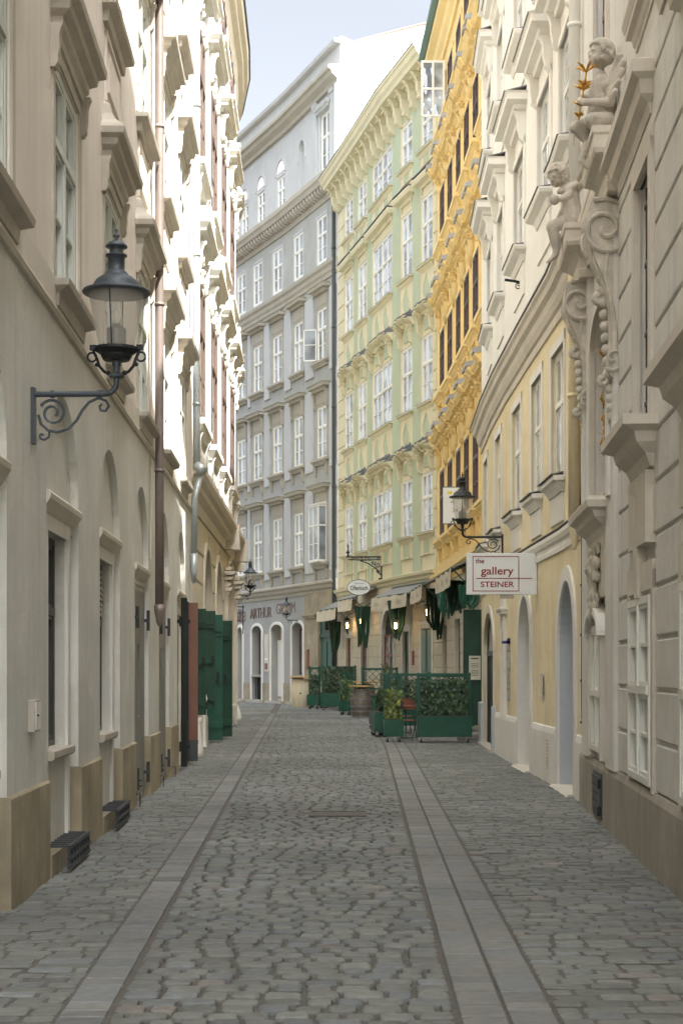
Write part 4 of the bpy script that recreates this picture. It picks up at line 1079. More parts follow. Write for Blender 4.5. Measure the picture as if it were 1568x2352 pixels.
# aprons, sills, hoods
def gargoyle(mb, F, q, ztop, h, out, w_):
    console(mb, F, q, ztop, h, out, w_)
    c = F.P(q - w_ * .55, out * .62, ztop - h * .25)
    for e in (-1, 1):
        mb.tube([F.P(q + e * w_ * .56, o, z) for o, z in scroll(12, 1.2, h * .2, .02, cx=out * .62, cz=ztop - h * .25)], .02, 4)
rr = random.Random(4)
for s0, s1 in cw:
    wide = s1 - s0 > 2; cs = [(s0 + s1) / 2] if not wide else [s0 + (s1 - s0) * .27, s0 + (s1 - s0) * .73]
    for k, (z0, z1) in enumerate(rows):
        m = MB(); e = .14
        sweep(m, FY, s0 - e * 1.4, s1 + e * 1.4, [(-.02, z0 - .2), (.05, z0 - .2), (.1, z0 - .12), (.12, z0 - .06), (.2, z0 - .04), (.2, z0), (-.02, z0 + .01)])
        sb = m.build('window_sill', MATS['plaster_yellow'], b4)
        m = MB(); sweep(m, FY, s0 - e * 1.4, s1 + e * 1.4, rect(0, .205, z0 + .004, z0 + .025)); m.build('lead_cover', MATS['lead'], sb)
        m = MB()
        for a, b in ((s0 - e, s0), (s1, s1 + e)): sweep(m, FY, a, b, rect(-.02, .035, z0, z1 + .06))
        sweep(m, FY, s0 - e, s1 + e, rect(-.02, .036, z1 + .0, z1 + .1)); m.build('window_surround', MATS['plaster_yellow'], b4)
        ah = (.75 if k == 0 else 1.55 if k < 3 else .5)
        m = MB(); za, zb = z0 - ah, z0 - .2
        sweep(m, FY, s0 - e, s1 + e, rect(-.02, .045, za, zb)); ap = m.build('apron_panel', MATS['plaster_yellow'], b4)
        m = MB()
        for c in cs:
            hw = min(.3, (s1 - s0) * .27); zc = (za + zb) / 2; hh = (zb - za) * .36
            if k in (1, 2): poly = [(math.cos(t) * hw * (1 + .16 * math.cos(4 * t)), math.sin(t) * hh * (1 + .12 * math.cos(4 * t + 1))) for t in [2 * math.pi * j / 24 for j in range(24)]]
            else: poly = [(-hw, -hh), (hw, -hh), (hw, hh), (-hw, hh)]
            m.rings([[FY.P(c + x, o, zc + z) for x, z in poly] for o in (.04, .053)])
        m.build('painted_field', MATS['plaster_green'], ap)
        m = MB()
        for c in cs:
            hw = min(.3, (s1 - s0) * .27) + .05; zc = (za + zb) / 2; hh = (zb - za) * .36 + .05
            if k in (1, 2): poly = [(math.cos(t) * hw * (1 + .16 * math.cos(4 * t)), math.sin(t) * hh * (1 + .12 * math.cos(4 * t + 1))) for t in [2 * math.pi * j / 24 for j in range(25)]]
            else: poly = [(-hw, -hh), (hw, -hh), (hw, hh), (-hw, hh), (-hw, -hh)]
            m.tube([FY.P(c + x, .05, zc + z) for x, z in poly], .025, 5)
        m.build('stucco_frame', MATS['plaster_yellow'], ap)
        if k < 2:      # curved scroll hood with lead on top
            zz = z1 + .62; a, b = s0 - .32, s1 + .32; n = 14 if wide else 9; m = MB(); L = MB()
            for t in range(n):
                p0, p1 = a + (b - a) * t / n, a + (b - a) * (t + 1) / n; f = abs((t + .5) / n - .5) * 2
                lift = .14 * (1 - f) + (.07 if .35 < f < .65 else 0); po = .28 + .1 * (1 - f)
                sweep(m, FY, p0, p1, [(-.02, zz + lift), (.1, zz + lift), (.14, zz + .08 + lift), (po * .7, zz + .12 + lift), (po, zz + .2 + lift), (po, zz + .26 + lift), (-.02, zz + .3 + lift)])
                sweep(L, FY, p0, p1, [(-.01, zz + .6 + lift), (-.01, zz + .29 + lift), (po + .02, zz + .262 + lift), (po + .02, zz + .285 + lift), (.12, zz + .42 + lift)])
            hb = m.build('window_hood', MATS['plaster_yellow'], b4); L.build('lead_cover', MATS['lead'], hb)
            m = MB()
            for q in [s0 - .06, s1 + .06] + ([(s0 + s1) / 2] if wide else []): gargoyle(m, FY, q, zz + .06, .68, .26, .17)
            m.build('bracket', MATS['plaster_yellow'], hb)
            m = MB()
            for c in cs: hw = (s1 - s0) / len(cs) * .26; sweep(m, FY, c - hw, c + hw, rect(-.02, .04, z1 + .2, zz - .05))
            m.build('painted_field', MATS['plaster_green'], hb)
        elif k == 2:
            m = MB(); zz = z1 + .35; sweep(m, FY, s0 - .3, s1 + .3, [(-.02, zz), (.06, zz), (.1, zz + .1), (.26, zz + .16), (.3, zz + .28), (.3, zz + .34), (-.02, zz + .4)])
            hb = m.build('window_hood', MATS['plaster_yellow'], b4)
            m = MB(); sweep(m, FY, s0 - .3, s1 + .3, rect(-.0, .315, zz + .4, zz + .43)); m.build('lead_cover', MATS['lead'], hb)
            m = MB()
            for q in (s0, s1): console(m, FY, q, zz, .3, .06, .1)
            m.build('bracket', MATS['plaster_yellow'], hb)
# quoins left and right
m = MB()
for k in range(24):
    z = 5 + k * .66
    for a, b in ((.18, sx(791.5)), (sx(998.5), FY.L - .02)): sweep(m, FY, a, b, [(-.02, z + .02), (.03, z + .03), (.04, z + .06), (.04, z + .6), (.03, z + .63), (-.02, z + .64)])
m.build('quoin', MATS['plaster_yellow'], b4)
# main cornice with scroll modillions
m = MB(); sweep(m, FY, -0.0, FY.L, [(-.05, 21.35), (.08, 21.35), (.1, 21.5), (.07, 21.52), (.07, 21.95), (.62, 22.0), (.66, 22.12), (.74, 22.2), (.78, 22.34), (.84, 22.38), (.84, 22.46), (-.05, 22.6)])
mc = m.build('cornice', MATS['plaster_yellow'], b4)
m = MB(); n = 17
for k in range(n): gargoyle(m, FY, .35 + (FY.L - .7) * k / (n - 1), 22.0, 1.0, .55, .22)
m.build('modillion', MATS['plaster_yellow'], mc)
m = MB(); sweep(m, FY, 0, FY.L, [(.2, 22.5), (.86, 22.47), (.86, 22.5), (.3, 22.7), (-6, 25.5), (-6, 22)]); m.build('roof', MATS['lead'], b4)
# band and ground floor
m = MB(); sweep(m, FY, 0, FY.L, [(-.02, 4.7), (.06, 4.7), (.08, 4.8), (.18, 4.86), (.2, 4.96), (-.02, 5.02)]); m.build('string_course', MATS['plaster_yellow'], b4)
gy = [(796, 808, 0.05, 2.9, 0), (830, 845, .05, 2.95, 0), (878, 906, 0, 2.9, .9), (926, 941, .05, 2.95, 0), (968, 993, 1.0, 3.0, 0)]
gops = [opening(sx(a), sx(b), z0, z1, arch=r or None, d=.13) for a, b, z0, z1, r in gy]
m = MB(); wall(m, FY, 0, FY.L, 0, 4.85, gops); m.build('wall', MATS['plaster_cream'], b4)
m = MB(); courses(m, FY, .05, FY.L - .03, [.8 + k * .42 for k in range(10)], gops, gap=.03, out=.025, pad=.16); m.build('rustication', MATS['plaster_cream'], b4)
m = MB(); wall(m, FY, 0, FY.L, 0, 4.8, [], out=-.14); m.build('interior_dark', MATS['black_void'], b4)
for i, o in enumerate(gops):
    m = MB()
    for a, b in ((o['s0'] - .13, o['s0']), (o['s1'], o['s1'] + .13)): sweep(m, FY, a, b, rect(-.02, .05, o['z0'], o['z1'] + (0 if o['arch'] else .13)))
    if o['arch']: arch_ring(m, FY, o, .13, .051)
    else: sweep(m, FY, o['s0'] - .2, o['s1'] + .2, molding(o['z1'] + .01, o['z1'] + .25, .1))
    m.build('door_surround', MATS['plaster_chalk'], b4)
    m = MB(); c = (o['s0'] + o['s1']) / 2
    fm = 'chair_wood' if i in (0, 1, 2) else 'green_dark'
    for q in (o['s0'], c - .04, o['s1'] - .08): sweep(m, FY, q, q + .08, rect(-.11, -.06, o['z0'], o['z1']))
    for z in (o['z0'], (o['z0'] + o['z1']) * .35, o['z1'] * .72, o['z1'] - .08): sweep(m, FY, o['s0'], o['s1'], rect(-.105, -.065, z, z + .08))
    if i == 2: sweep(m, FY, o['s0'], o['s1'], rect(-.12, -.1, 0, 1.0))
    db = m.build('restaurant_door' if i < 4 else 'window', MATS[fm], b4)
    m = MB(); m.add([FY.P(o['s0'] + .05, -.1, o['z0'] + .05), FY.P(o['s1'] - .05, -.1, o['z0'] + .05), FY.P(o['s1'] - .05, -.1, o['z1'] - .05), FY.P(o['s0'] + .05, -.1, o['z1'] - .05)], [(0, 1, 2, 3)]); m.build('pane', MATS['pane_dark'], db)
m = MB()
for q in (gops[4]['s0'] + .05, gops[4]['s1'] - .5): sweep(m, FY, q, q + .42, rect(-.1, .02, 1.05, 2.95))
m.build('shutter', MATS['green_metal'], b4)
m = MB(); q = sx(951); sweep(m, FY, q - .07, q + .07, rect(.03, .07, 1.75, 2.25)); sg = tag(m.build('wall_sign', MATS['sign_red'], None, world=False), 'small red upright sign on the cream restaurant wall', 'sign')
# ================================================================ RIGHT: orange house
FO = Facade([(3.19, 52.4), (3.42, 46.5), (3.56, 40.6), (3.62, 37.5), (3.62, 34.0)])
b5 = root('orange_house', 'orange baroque house with brown windows, scroll brackets and lead capped pediments', 'house', (3.5, 44, 0))
SY = FO.sY
ow = [(50.9, 49.6), (48.6, 47.3), (46.2, 44.9), (43.9, 42.6), (41.6, 40.3), (39.2, 37.9)]
rows = [(5.8, 8.0), (10.45, 12.5), (15.2, 17.1), (18.9, 20.4)]; ops = []
for a, b in ow:
    for z0, z1 in rows: ops.append(opening(SY(a), SY(b), z0, z1, d=.1))
m = MB(); wall(m, FO, 0, FO.L, 4.4, 22, ops); m.build('wall', MATS['plaster_orange'], b5)
ST_B2 = dict(id='brown2', frame='frame_brown', pane='pane_curtain', ft=.07, fo=.05, tr=.62, nh=1, nhu=0, dep=-.01, mw=.035, sash=.03)
for o in ops: add_window(FO, b5, o['s0'], o['s1'], o['z0'], o['z1'], ST_B2)
rr = random.Random(9)
for a, b in ow:
    s0, s1 = SY(a), SY(b); c = (s0 + s1) / 2
    for k, (z0, z1) in enumerate(rows):
        m = MB()
        for e0, e1 in ((s0 - .14, s0), (s1, s1 + .14)): sweep(m, FO, e0, e1, rect(-.02, .05, z0, z1 + .1))
        sweep(m, FO, s0 - .14, s1 + .14, rect(-.02, .051, z1, z1 + .14)); m.build('window_surround', MATS['plaster_orange'], b5)
        m = MB(); sweep(m, FO, s0 - .25, s1 + .25, molding(z0 - .3, z0, .26, style='sill'))
        for q in (s0 - .05, s1 + .05): console(m, FO, q, z0 - .28, .45, .16, .14)
        m.build('window_sill', MATS['plaster_orange'], b5)
        if k < 3:
            m = MB(); zz = z1 + (.85 if k < 2 else .45); L = MB()
            sweep(m, FO, s0 - .3, s1 + .3, molding(zz, zz + .3, .36))
            for e0, e1 in ((s0 - .42, s0 - .02), (s1 + .02, s1 + .42)):
                sweep(m, FO, e0, e1, molding(zz - .05, zz + .34, .44)); sweep(L, FO, e0 - .02, e1 + .02, [(-.01, zz + .8), (-.01, zz + .345), (.49, zz + .345), (.49, zz + .46), (.3, zz + .5), (.08, zz + .75)])
            hb = m.build('window_hood', MATS['plaster_orange'], b5); L.build('lead_cover', MATS['lead_light'], hb)
            m = MB()
            for q in (s0 - .2, s1 + .2): gargoyle(m, FO, q, zz + .0, .8 if k < 2 else .45, .24, .16)
            for t in range(9):
                q = c + rr.uniform(-.35, .35); z = zz - .1 - rr.random() * .4; m.ell(FO.P(q, .03, z), (rr.uniform(.03, .07), rr.uniform(.04, .07), rr.uniform(.04, .09)), 7, 5)
            m.build('carved_ornament', MATS['plaster_orange'], hb, smooth=True)
m = MB(); sweep(m, FO, 0, FO.L, [(-.05, 21.1), (.08, 21.1), (.1, 21.3), (.2, 21.4), (.24, 21.6), (.42, 21.7), (.44, 21.86), (-.05, 21.95)]); m.build('cornice', MATS['plaster_orange'], b5)
m = MB(); sweep(m, FO, 0, FO.L, [(.2, 21.9), (.5, 21.88), (.62, 21.95), (.62, 22.1), (.2, 22.15)]); m.build('gutter', MATS['green_metal'], b5)
m = MB(); sweep(m, FO, 0, FO.L, [(.5, 22.05), (-6, 26), (-6, 0), (-5.8, 0), (-5.8, 21.5)]); m.build('roof', MATS['lead'], b5)
m = MB(); m.add([FO.P(0, .001, 0), FO.P(0, -7, 0), FO.P(0, -7, 26), FO.P(0, 0, 22)], [(0, 1, 2, 3)]); m.add([FO.P(FO.L, .001, 0), FO.P(FO.L, -6, 0), FO.P(FO.L, -6, 26), FO.P(FO.L, 0, 22)], [(0, 1, 2, 3)]); m.build('side_wall', MATS['plaster_ivory'], b5)
# open white casement high on the facade
m = MB(); p0 = FO.P(SY(49.3), .06, 19.0)
for za, zb in ((0, .07), (.85, .92), (1.7, 1.77)): m.box(p0.x - .75, p0.x, p0.y - .02, p0.y + .02, 19.0 + za, 19.0 + zb)
for xa in (0, .34, .68): m.box(p0.x - xa - .07, p0.x - xa, p0.y - .021, p0.y + .021, 19.0, 20.77)
oc = m.build('open_casement', MATS['frame_white'], b5)
m = MB(); m.box(p0.x - .7, p0.x - .03, p0.y - .005, p0.y + .005, 19.03, 20.75); m.build('pane', MATS['pane_bright'], oc)
goo = [opening(SY(50.4), SY(49.2), 1.0, 3.0, d=.12), opening(SY(47.0), SY(45.4), 0, 3.1, d=.12), opening(SY(43), SY(41.6), 1.0, 3.0, d=.12), opening(SY(39.5), SY(38.1), .9, 3.0, d=.12)]
m = MB(); wall(m, FO, 0, FO.L, 0, 4.4, goo); m.build('wall', MATS['plaster_cream'], b5)
m = MB(); courses(m, FO, .05, FO.L - .03, [.8 + k * .42 for k in range(9)], goo, gap=.03, out=.025, pad=.1); m.build('rustication', MATS['plaster_cream'], b5)
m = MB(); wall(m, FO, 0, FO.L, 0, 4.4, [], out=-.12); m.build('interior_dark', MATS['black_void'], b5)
m = MB(); sweep(m, FO, 0, FO.L, [(-.02, 4.35), (.06, 4.35), (.1, 4.5), (.25, 4.6), (.25, 4.7), (-.02, 4.8)]); m.build('string_course', MATS['plaster_orange'], b5)
leaf('green_shutter_leaf', 'tall dark green door leaf with pinned menu sheet behind the ivy planters', FO, SY(37.9), .25, 3.05, .62, .06, 'green_dark', 92)
p = FO.P(SY(37.9), .4, 0)
mn = root('menu_sheet', 'cream menu sheet pinned on the tall dark green door leaf', 'menu', (p.x, p.y - .07, 1.35)); m = MB(); m.box(-.14, .14, -.012, 0, 0, .58); m.build('paper_sheet', MATS['paper'], mn, world=False)
m = MB()
for z in (.5, .38, .34, .3, .22, .18, .14, .1): m.box(-.09, .09, -.0135, -.012, z, z + (.03 if z == .5 else .012))
m.build('print', MATS['frame_dark'], mn, world=False)
leaf('green_shutter_leaf', 'narrow green shutter leaf flat against the wall beside the arched black door', FO, SY(36.4), .9, 3.0, .5, .05, 'green_paint', 40)

# ================================================================ RIGHT: straw yellow and ivory house
FS = Facade([(3.09, 34.6), (2.98, 31), (2.94, 28), (2.95, 24.3), (2.98, 21), (2.92, 18.75)])
b6 = root('ivory_house', 'house with ivory upper floors over a straw yellow base with white arched doorways', 'house', (3, 26, 0))
SY = FS.sY; E6 = 19.2
up = [(21.3, 20.05), (23.5, 22.2), (26.6, 25.2), (29.6, 28.4), (32.3, 31.0)]
f1 = [(22.15, 20.95), (24.3, 23.15), (26.95, 25.7), (30.2, 29.0), (33.6, 32.4)]
ur = [(8.4, 10.05), (11.85, 13.4), (15.2, 16.8)]
ops = [opening(SY(a), SY(b), z0, z1, d=.12) for a, b in up for z0, z1 in ur]
m = MB(); wall(m, FS, 0, FS.L, 6.9, E6, ops); m.build('wall', MATS['plaster_ivory'], b6)
ST_S2 = dict(id='sage2', frame='frame_white', pane='pane_bright', ft=.06, fo=.0, tr=.6, nh=1, nhu=0, dep=.05, mw=.03, sash=.03)
for o in ops: add_window(FS, b6, o['s0'], o['s1'], o['z0'], o['z1'], ST_S2)
o1 = [opening(SY(a), SY(b), 4.22, 6.0, d=.12) for a, b in f1]
arches = [opening(SY(21.4), SY(19.75), 0, 1.95, arch=.82, d=.3, nseg=20), opening(SY(25.9), SY(24.35), 0, 2.0, arch=.78, d=.45, nseg=20), opening(SY(33.3), SY(30.5), 0.05, 2.0, arch=.75, d=.07, nseg=20)]
m = MB(); wall(m, FS, 0, FS.L, 0, 6.6, o1 + arches); m.build('wall', MATS['plaster_straw'], b6)
for o in o1: add_window(FS, b6, o['s0'], o['s1'], o['z0'], o['z1'], ST_S2)
# cordon between base and upper floors
m = MB(); sweep(m, FS, 0, FS.L, [(-.02, 6.35), (.03, 6.35), (.04, 6.4), (.02, 6.42), (.02, 6.5), (.06, 6.52), (.1, 6.6), (.12, 6.7), (.18, 6.74), (.2, 6.82), (.24, 6.86), (.24, 6.9), (-.02, 6.96)]); sc1 = m.build('string_course', MATS['trim_drab'], b6)
m = MB(); sweep(m, FS, 0, FS.L, [(.0, 6.965), (.25, 6.905), (.26, 6.915), (.26, 6.93), (.02, 7.0)]); m.build('lead_cover', MATS['lead'], sc1)
m = MB(); sweep(m, FS, 0.0, FS.L - .1, [(-.02, 3.2), (.03, 3.2), (.035, 3.26), (.02, 3.28), (.02, 3.33), (.05, 3.36), (.07, 3.42), (.07, 3.47), (-.02, 3.5)]); m.build('string_course', MATS['plaster_chalk'], b6)
m = MB(); sweep(m, FS, 0, FS.L, rect(0, .075, 3.5, 3.51)); m.build('lead_cover', MATS['lead'], b6)
for a, b in f1:
    s0, s1 = SY(a), SY(b); m = MB()
    for e0, e1 in ((s0 - .13, s0), (s1, s1 + .13)): sweep(m, FS, e0, e1, rect(-.02, .02, 4.15, 6.14))
    sweep(m, FS, s0 - .13, s1 + .13, rect(-.02, .0205, 6.0, 6.14)); m.build('window_surround', MATS['plaster_chalk'], b6)
    m = MB(); sweep(m, FS, s0 - .05, s1 + .05, [(-.02, 3.98), (.05, 3.99), (.08, 4.05), (.11, 4.1), (.16, 4.13), (.16, 4.19), (-.02, 4.23)]); sweep(m, FS, s0 + .02, s1 - .02, rect(-.02, .03, 3.6, 3.98)); sl_ = m.build('window_sill', MATS['plaster_chalk'], b6)
    m = MB(); sweep(m, FS, s0 - .08, s1 + .08, [(-.02, 4.24), (.19, 4.195), (.2, 4.205), (-.02, 4.26)]); m.build('lead_cover', MATS['lead'], sl_)
for i, (a, b) in enumerate(up):
    s0, s1 = SY(a), SY(b)
    for k, (z0, z1) in enumerate(ur):
        m = MB()
        for e0, e1 in ((s0 - .14, s0), (s1, s1 + .14)): sweep(m, FS, e0, e1, rect(-.02, .035, z0 - .02, z1 + .45))
        sweep(m, FS, s0 - .14, s1 + .14, rect(-.02, .036, z1, z1 + .1)); m.build('window_surround', MATS['plaster_ivory'], b6)
        m = MB(); sweep(m, FS, s0 - .12, s1 + .12, [(-.02, z0 - .22), (.04, z0 - .22), (.08, z0 - .12), (.18, z0 - .07), (.2, z0 - .03), (.2, z0), (-.02, z0 + .03)]); sweep(m, FS, s0, s1, rect(-.02, .03, z0 - .75, z0 - .24)); sb = m.build('window_sill', MATS['plaster_ivory'], b6)
        m = MB(); sweep(m, FS, s0 - .14, s1 + .14, [(-.02, z0 + .035), (.21, z0 + .004), (.22, z0 + .012), (-.02, z0 + .05)]); m.build('lead_cover', MATS['lead'], sb)
        if k < 2:
            m = MB(); zz = z1 + .42; pr = .32 if i in (1, 2) or k == 0 else .26
            sweep(m, FS, s0 - .24, s1 + .24, [(-.02, zz), (.08, zz), (.1, zz + .06), (pr * .6, zz + .1), (pr * .65, zz + .16), (pr, zz + .2), (pr, zz + .3), (pr + .03, zz + .33), (-.02, zz + .42)])
            hb = m.build('window_hood', MATS['plaster_ivory'], b6)
            m = MB(); sweep(m, FS, s0 - .26, s1 + .26, [(-.02, zz + .43), (pr + .04, zz + .335), (pr + .05, zz + .35), (-.02, zz + .45)]); m.build('lead_cover', MATS['lead'], hb)
            m = MB()
            for q in (s0 - .07, s1 + .07): console(m, FS, q, zz + .08, .5, pr * .55, .12)
            m.build('bracket', MATS['plaster_ivory'], hb)
m = MB(); sweep(m, FS, 0, FS.L, molding(E6 - .7, E6, .5)); m.build('cornice', MATS['plaster_ivory'], b6)
m = MB(); sweep(m, FS, 0, FS.L, [(.5, E6 + .003), (-6, E6 + 3.2), (-6.1, 0), (-5.9, 0), (-5.9, E6 - .4)]); m.build('roof', MATS['lead'], b6)
m = MB()
for s_ in (0, FS.L): m.add([FS.P(s_, -.001, 0), FS.P(s_, -6, 0), FS.P(s_, -6, E6 + 3), FS.P(s_, -.001, E6)], [(0, 1, 2, 3)])
m.build('side_wall', MATS['plaster_ivory'], b6)
# arched doorways
for i, o in enumerate(arches):
    m = MB(); arch_ring(m, FS, o, .2 if i < 2 else .16, .035, z0=.0); m.build('arch_surround', MATS['plaster_chalk' if i < 2 else 'trim_drab'], b6)
    m = MB(); wall(m, FS, o['s0'] - .05, o['s1'] + .05, 0, 2.9, [], out=-o['d']); 
    if i < 2:
        m.build('door_recess', MATS['plaster_ice'], b6)
        m = MB(); wall(m, FS, o['s0'] - .001, o['s1'] + .001, o['z0'], .02, [], out=0, reveal=False)
        j = MB(); oo = dict(o); oo['s0'] += .0; cs_ = op_cols(o)
        q = [(o['s0'], 0), (o['s0'], o['z1'])]; rings = []
        path = [(o['s0'] + .003, 0.0), (o['s0'] + .003, o['z1'])] + [((o['s0'] + o['s1']) / 2 - (o['s1'] - o['s0'] - .006) / 2 * math.cos(math.pi * t / 20), o['z1'] + (o['arch'] - .003) * math.sin(math.pi * t / 20)) for t in range(1, 20)] + [(o['s1'] - .003, o['z1']), (o['s1'] - .003, 0)]
        for a, b in zip(path, path[1:]): j.add([FS.P(a[0], .001, a[1]), FS.P(b[0], .001, b[1]), FS.P(b[0], -o['d'], b[1]), FS.P(a[0], -o['d'], a[1])], [(0, 1, 2, 3)])
        j.build('door_jamb', MATS['plaster_ice' if i == 0 else 'plaster_chalk'], b6)
        m = MB(); sweep(m, FS, o['s0'] - .1, o['s1'] + .1, [(-.4, .03), (.1, .03), (.13, .0), (.12, -.05), (-.4, -.05)]); m.build('threshold', MATS['trim_drab'], b6)
    else:
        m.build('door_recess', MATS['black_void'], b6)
        m = MB(); c = (o['s0'] + o['s1']) / 2
        for q in (o['s0'], c - .03, o['s1'] - .07): sweep(m, FS, q, q + .07, rect(-.065, -.04, .05, 1.9))
        sweep(m, FS, o['s0'], o['s1'], rect(-.066, -.03, 1.88, 1.98)); arch_ring(m, FS, dict(o, s0=o['s0'] + .06, s1=o['s1'] - .06, arch=o['arch'] - .06), .06, -.04, z0=1.95, base=-.055)
        db = m.build('shop_door', MATS['iron_grey'], b6)
        m = MB(); m.prism([FS.P(c - (o['s1'] - o['s0']) / 2 * math.cos(math.pi * t / 12), -.066, 1.98 + o['arch'] * math.sin(math.pi * t / 12)) for t in range(13)], (.01, .002, 0)); m.build('fanlight', MATS['pane_curtain'], db)
        m = MB(); sweep(m, FS, o['s0'] - .3, o['s1'] + .35, rect(-.3, .14, -.02, .06)); m.build('threshold', MATS['trim_grey'], b6)
# plinths: white for the arches, pale blue by the black door
m = MB()
for a, b in ((SY(30.4), SY(26.2)), (SY(24.1), SY(21.65)), (SY(19.5), FS.L)): sweep(m, FS, a, b, [(-.02, -.02), (.045, -.02), (.04, .7), (.02, .78), (-.02, .8)])
m.build('plinth', MATS['plaster_chalk'], b6)
m = MB()
for a, b in ((0.02, arches[2]['s0'] - .17), (arches[2]['s1'] + .17, SY(30.0))): sweep(m, FS, a, b, [(-.02, -.02), (.08, -.02), (.08, .88), (-.02, .9)])
m.build('plinth', MATS['plaster_ice'], b6)
# moulded white niche strip with cap
m = MB(); q = SY(28.2)
for e in (-.3, .22): sweep(m, FS, q + e, q + e + .1, rect(-.02, .07, .75, 2.55))
sweep(m, FS, q - .38, q + .4, molding(2.5, 2.7, .14)); arch_ring(m, FS, dict(s0=q - .2, s1=q + .22, z0=2.0, z1=2.05, arch=.22), .09, .05, z0=1.9)
sweep(m, FS, q - .3, q + .3, rect(-.02, .06, 2.7, 3.2)); m.build('stucco_frame', MATS['plaster_chalk'], b6)
# downpipe in house colour, cable
m = MB(); p = FS.P(FS.L - .28, .1, 0)
m.tube([(p.x, p.y, z) for z in (18.5, 12, 6.95)], .072, 14); m.tube([(p.x, p.y, 9.4), (p.x, p.y, 9.45)], .088, 14); m.build('drainpipe', MATS['plaster_ivory'], b6, smooth=True)
m = MB(); m.tube([(p.x, p.y, z) for z in (6.95, 6, 3.4)], .075, 14)
for z in (4.9,): m.tube([(p.x, p.y, z), (p.x, p.y, z + .05)], .088, 14)
m.tube([(p.x, p.y, 3.42), (p.x, p.y, 3.32), (p.x, p.y + .02, 3.1), (p.x, p.y + .02, 3.05)], [.078, .075, .03, .015], 12)
m.build('drainpipe', MATS['plaster_straw'], b6, smooth=True)
m = MB(); p = FS.P(FS.L - .12, .03, 0); m.tube([(p.x, p.y, 6.2), (p.x, p.y, 4), (p.x - .02, p.y, 3.6), (p.x, p.y, 3.3), (p.x, p.y, 1.0)], .011, 5)
for z in (.95, 1.45, 2.0, 2.6): m.box(p.x - .02, p.x + .03, p.y - .02, p.y + .02, z, z + .03)
m.build('cable', MATS['iron_grey'], b6)
m = MB(); q = SY(22.3)
for k in range(9): sweep(m, FS, q - .09, q + .09, rect(.045, .055, .18 + k * .05, .2 + k * .05))
m.build('vent_grille', MATS['trim_drab'], b6)
# ================================================================ RIGHT: drab baroque portal house (nearest)
FR = Facade([(2.90, 18.72), (2.62, 14.15), (2.42, 11.1), (1.85, 2.0), (1.6, -2.0)])
b7 = root('portal_house', 'nearest stone coloured baroque house with rustication, barred windows and a putto crowned portal bay', 'house', (2.6, 13, 0))
SY = FR.sY; E7 = 16.3
RY = lambda x: 1.722 / ((x - CX) / FPX - .063)            # depth of the wall at a print column
arched_lo = opening(SY(17.35), SY(16.15), .72, 1.95, arch=.25, d=.14)
sq_lo = opening(SY(13.95), SY(12.5), .66, 2.2, d=.12)
tall = opening(SY(17.5), SY(15.85), 3.35, 5.1, arch=.35, d=.4)
bar1 = opening(SY(13.55), SY(12.6), 3.62, 5.75, d=.22)
bar2 = opening(SY(10.6), SY(9.5), 3.7, 5.6, d=.22)
lo2 = opening(SY(10.9), SY(9.6), .66, 2.2, d=.12)
upo = [opening(SY(a), SY(b), z0, z1, d=.15) for a, b in ((17.3, 16.1), (13.7, 12.5), (10.4, 9.2)) for z0, z1 in ((7.5, 9.6), (11.6, 13.6))]
ops = [arched_lo, sq_lo, tall, bar1, bar2, lo2] + upo
m = MB(); wall(m, FR, 0, FR.L, 0, E7, ops); m.build('wall', MATS['plaster_drab'], b7)
m = MB(); gr = [.62 + k * .41 for k in range(16)]
courses(m, FR, SY(15.4), FR.L, gr, [dict(o, s0=o['s0'] - .16, s1=o['s1'] + .16, z0=o['z0'] - .2, z1=o['z1'] + .14) for o in ops], gap=.04, out=.026); m.build('rustication', MATS['plaster_drab'], b7)
m = MB(); sweep(m, FR, 0, FR.L, [(-.02, -.05), (.06, -.05), (.06, .56), (.035, .62), (-.02, .63)]); m.build('plinth', MATS['stone_brown'], b7)
m = MB(); sweep(m, FR, 0, FR.L, molding(E7 - .8, E7, .5)); m.build('cornice', MATS['plaster_drab'], b7)
m = MB(); sweep(m, FR, 0, FR.L, [(.45, E7 + .003), (-6, E7 + 3.2), (-6.1, 0), (-5.9, 0), (-5.9, E7 - .4)]); m.build('roof', MATS['lead'], b7)
m = MB(); a_ = SY(11.7); m.rings([[FR.P(q, o, E7) for q, o in ((a_, .01), (FR.L, .01), (FR.L, -9), (a_, -9))], [FR.P(q, o, 20.2) for q, o in ((a_, .01), (FR.L, .01), (FR.L, -9), (a_, -9))]]); m.build('upper_storey', MATS['plaster_drab'], b7)
m = MB(); m.add([FR.P(0, -.001, 0), FR.P(0, -6, 0), FR.P(0, -6, 18), FR.P(0, -.001, E7)], [(0, 1, 2, 3)]); m.build('side_wall', MATS['plaster_drab'], b7)
# frosted lower windows in white frames
ST_F = dict(id='frost', frame='frame_white', pane='pane_frost', ft=.06, fo=.045, tr=.5, nh=1, nhu=1, dep=.0, mw=.03, sash=.035)
for o in (sq_lo, lo2):
    add_window(FR, b7, o['s0'], o['s1'], o['z0'], o['z1'], ST_F, dep=-.02)
    m = MB()
    for a, b in ((o['s0'] - .12, o['s0']), (o['s1'], o['s1'] + .12)): sweep(m, FR, a, b, rect(-.02, .05, o['z0'] - .05, o['z1'] + .2))
    sweep(m, FR, o['s0'] - .12, o['s1'] + .12, rect(-.02, .051, o['z1'] + .05, o['z1'] + .28)); c = (o['s0'] + o['s1']) / 2
    m.rings([[FR.P(c + q, .0, o['z1']), FR.P(c + q * 1.8, .0, o['z1'] + .85), FR.P(c + q * 1.8, .1, o['z1'] + .85), FR.P(c + q, .08, o['z1'])] for q in (-.1, .1)])
    m.build('window_surround', MATS['trim_drab'], b7)
o = arched_lo; st = dict(ST_F); st['id'] = 'frost2'; st['nh'] = 0; st['nhu'] = 0; st['tr'] = .46
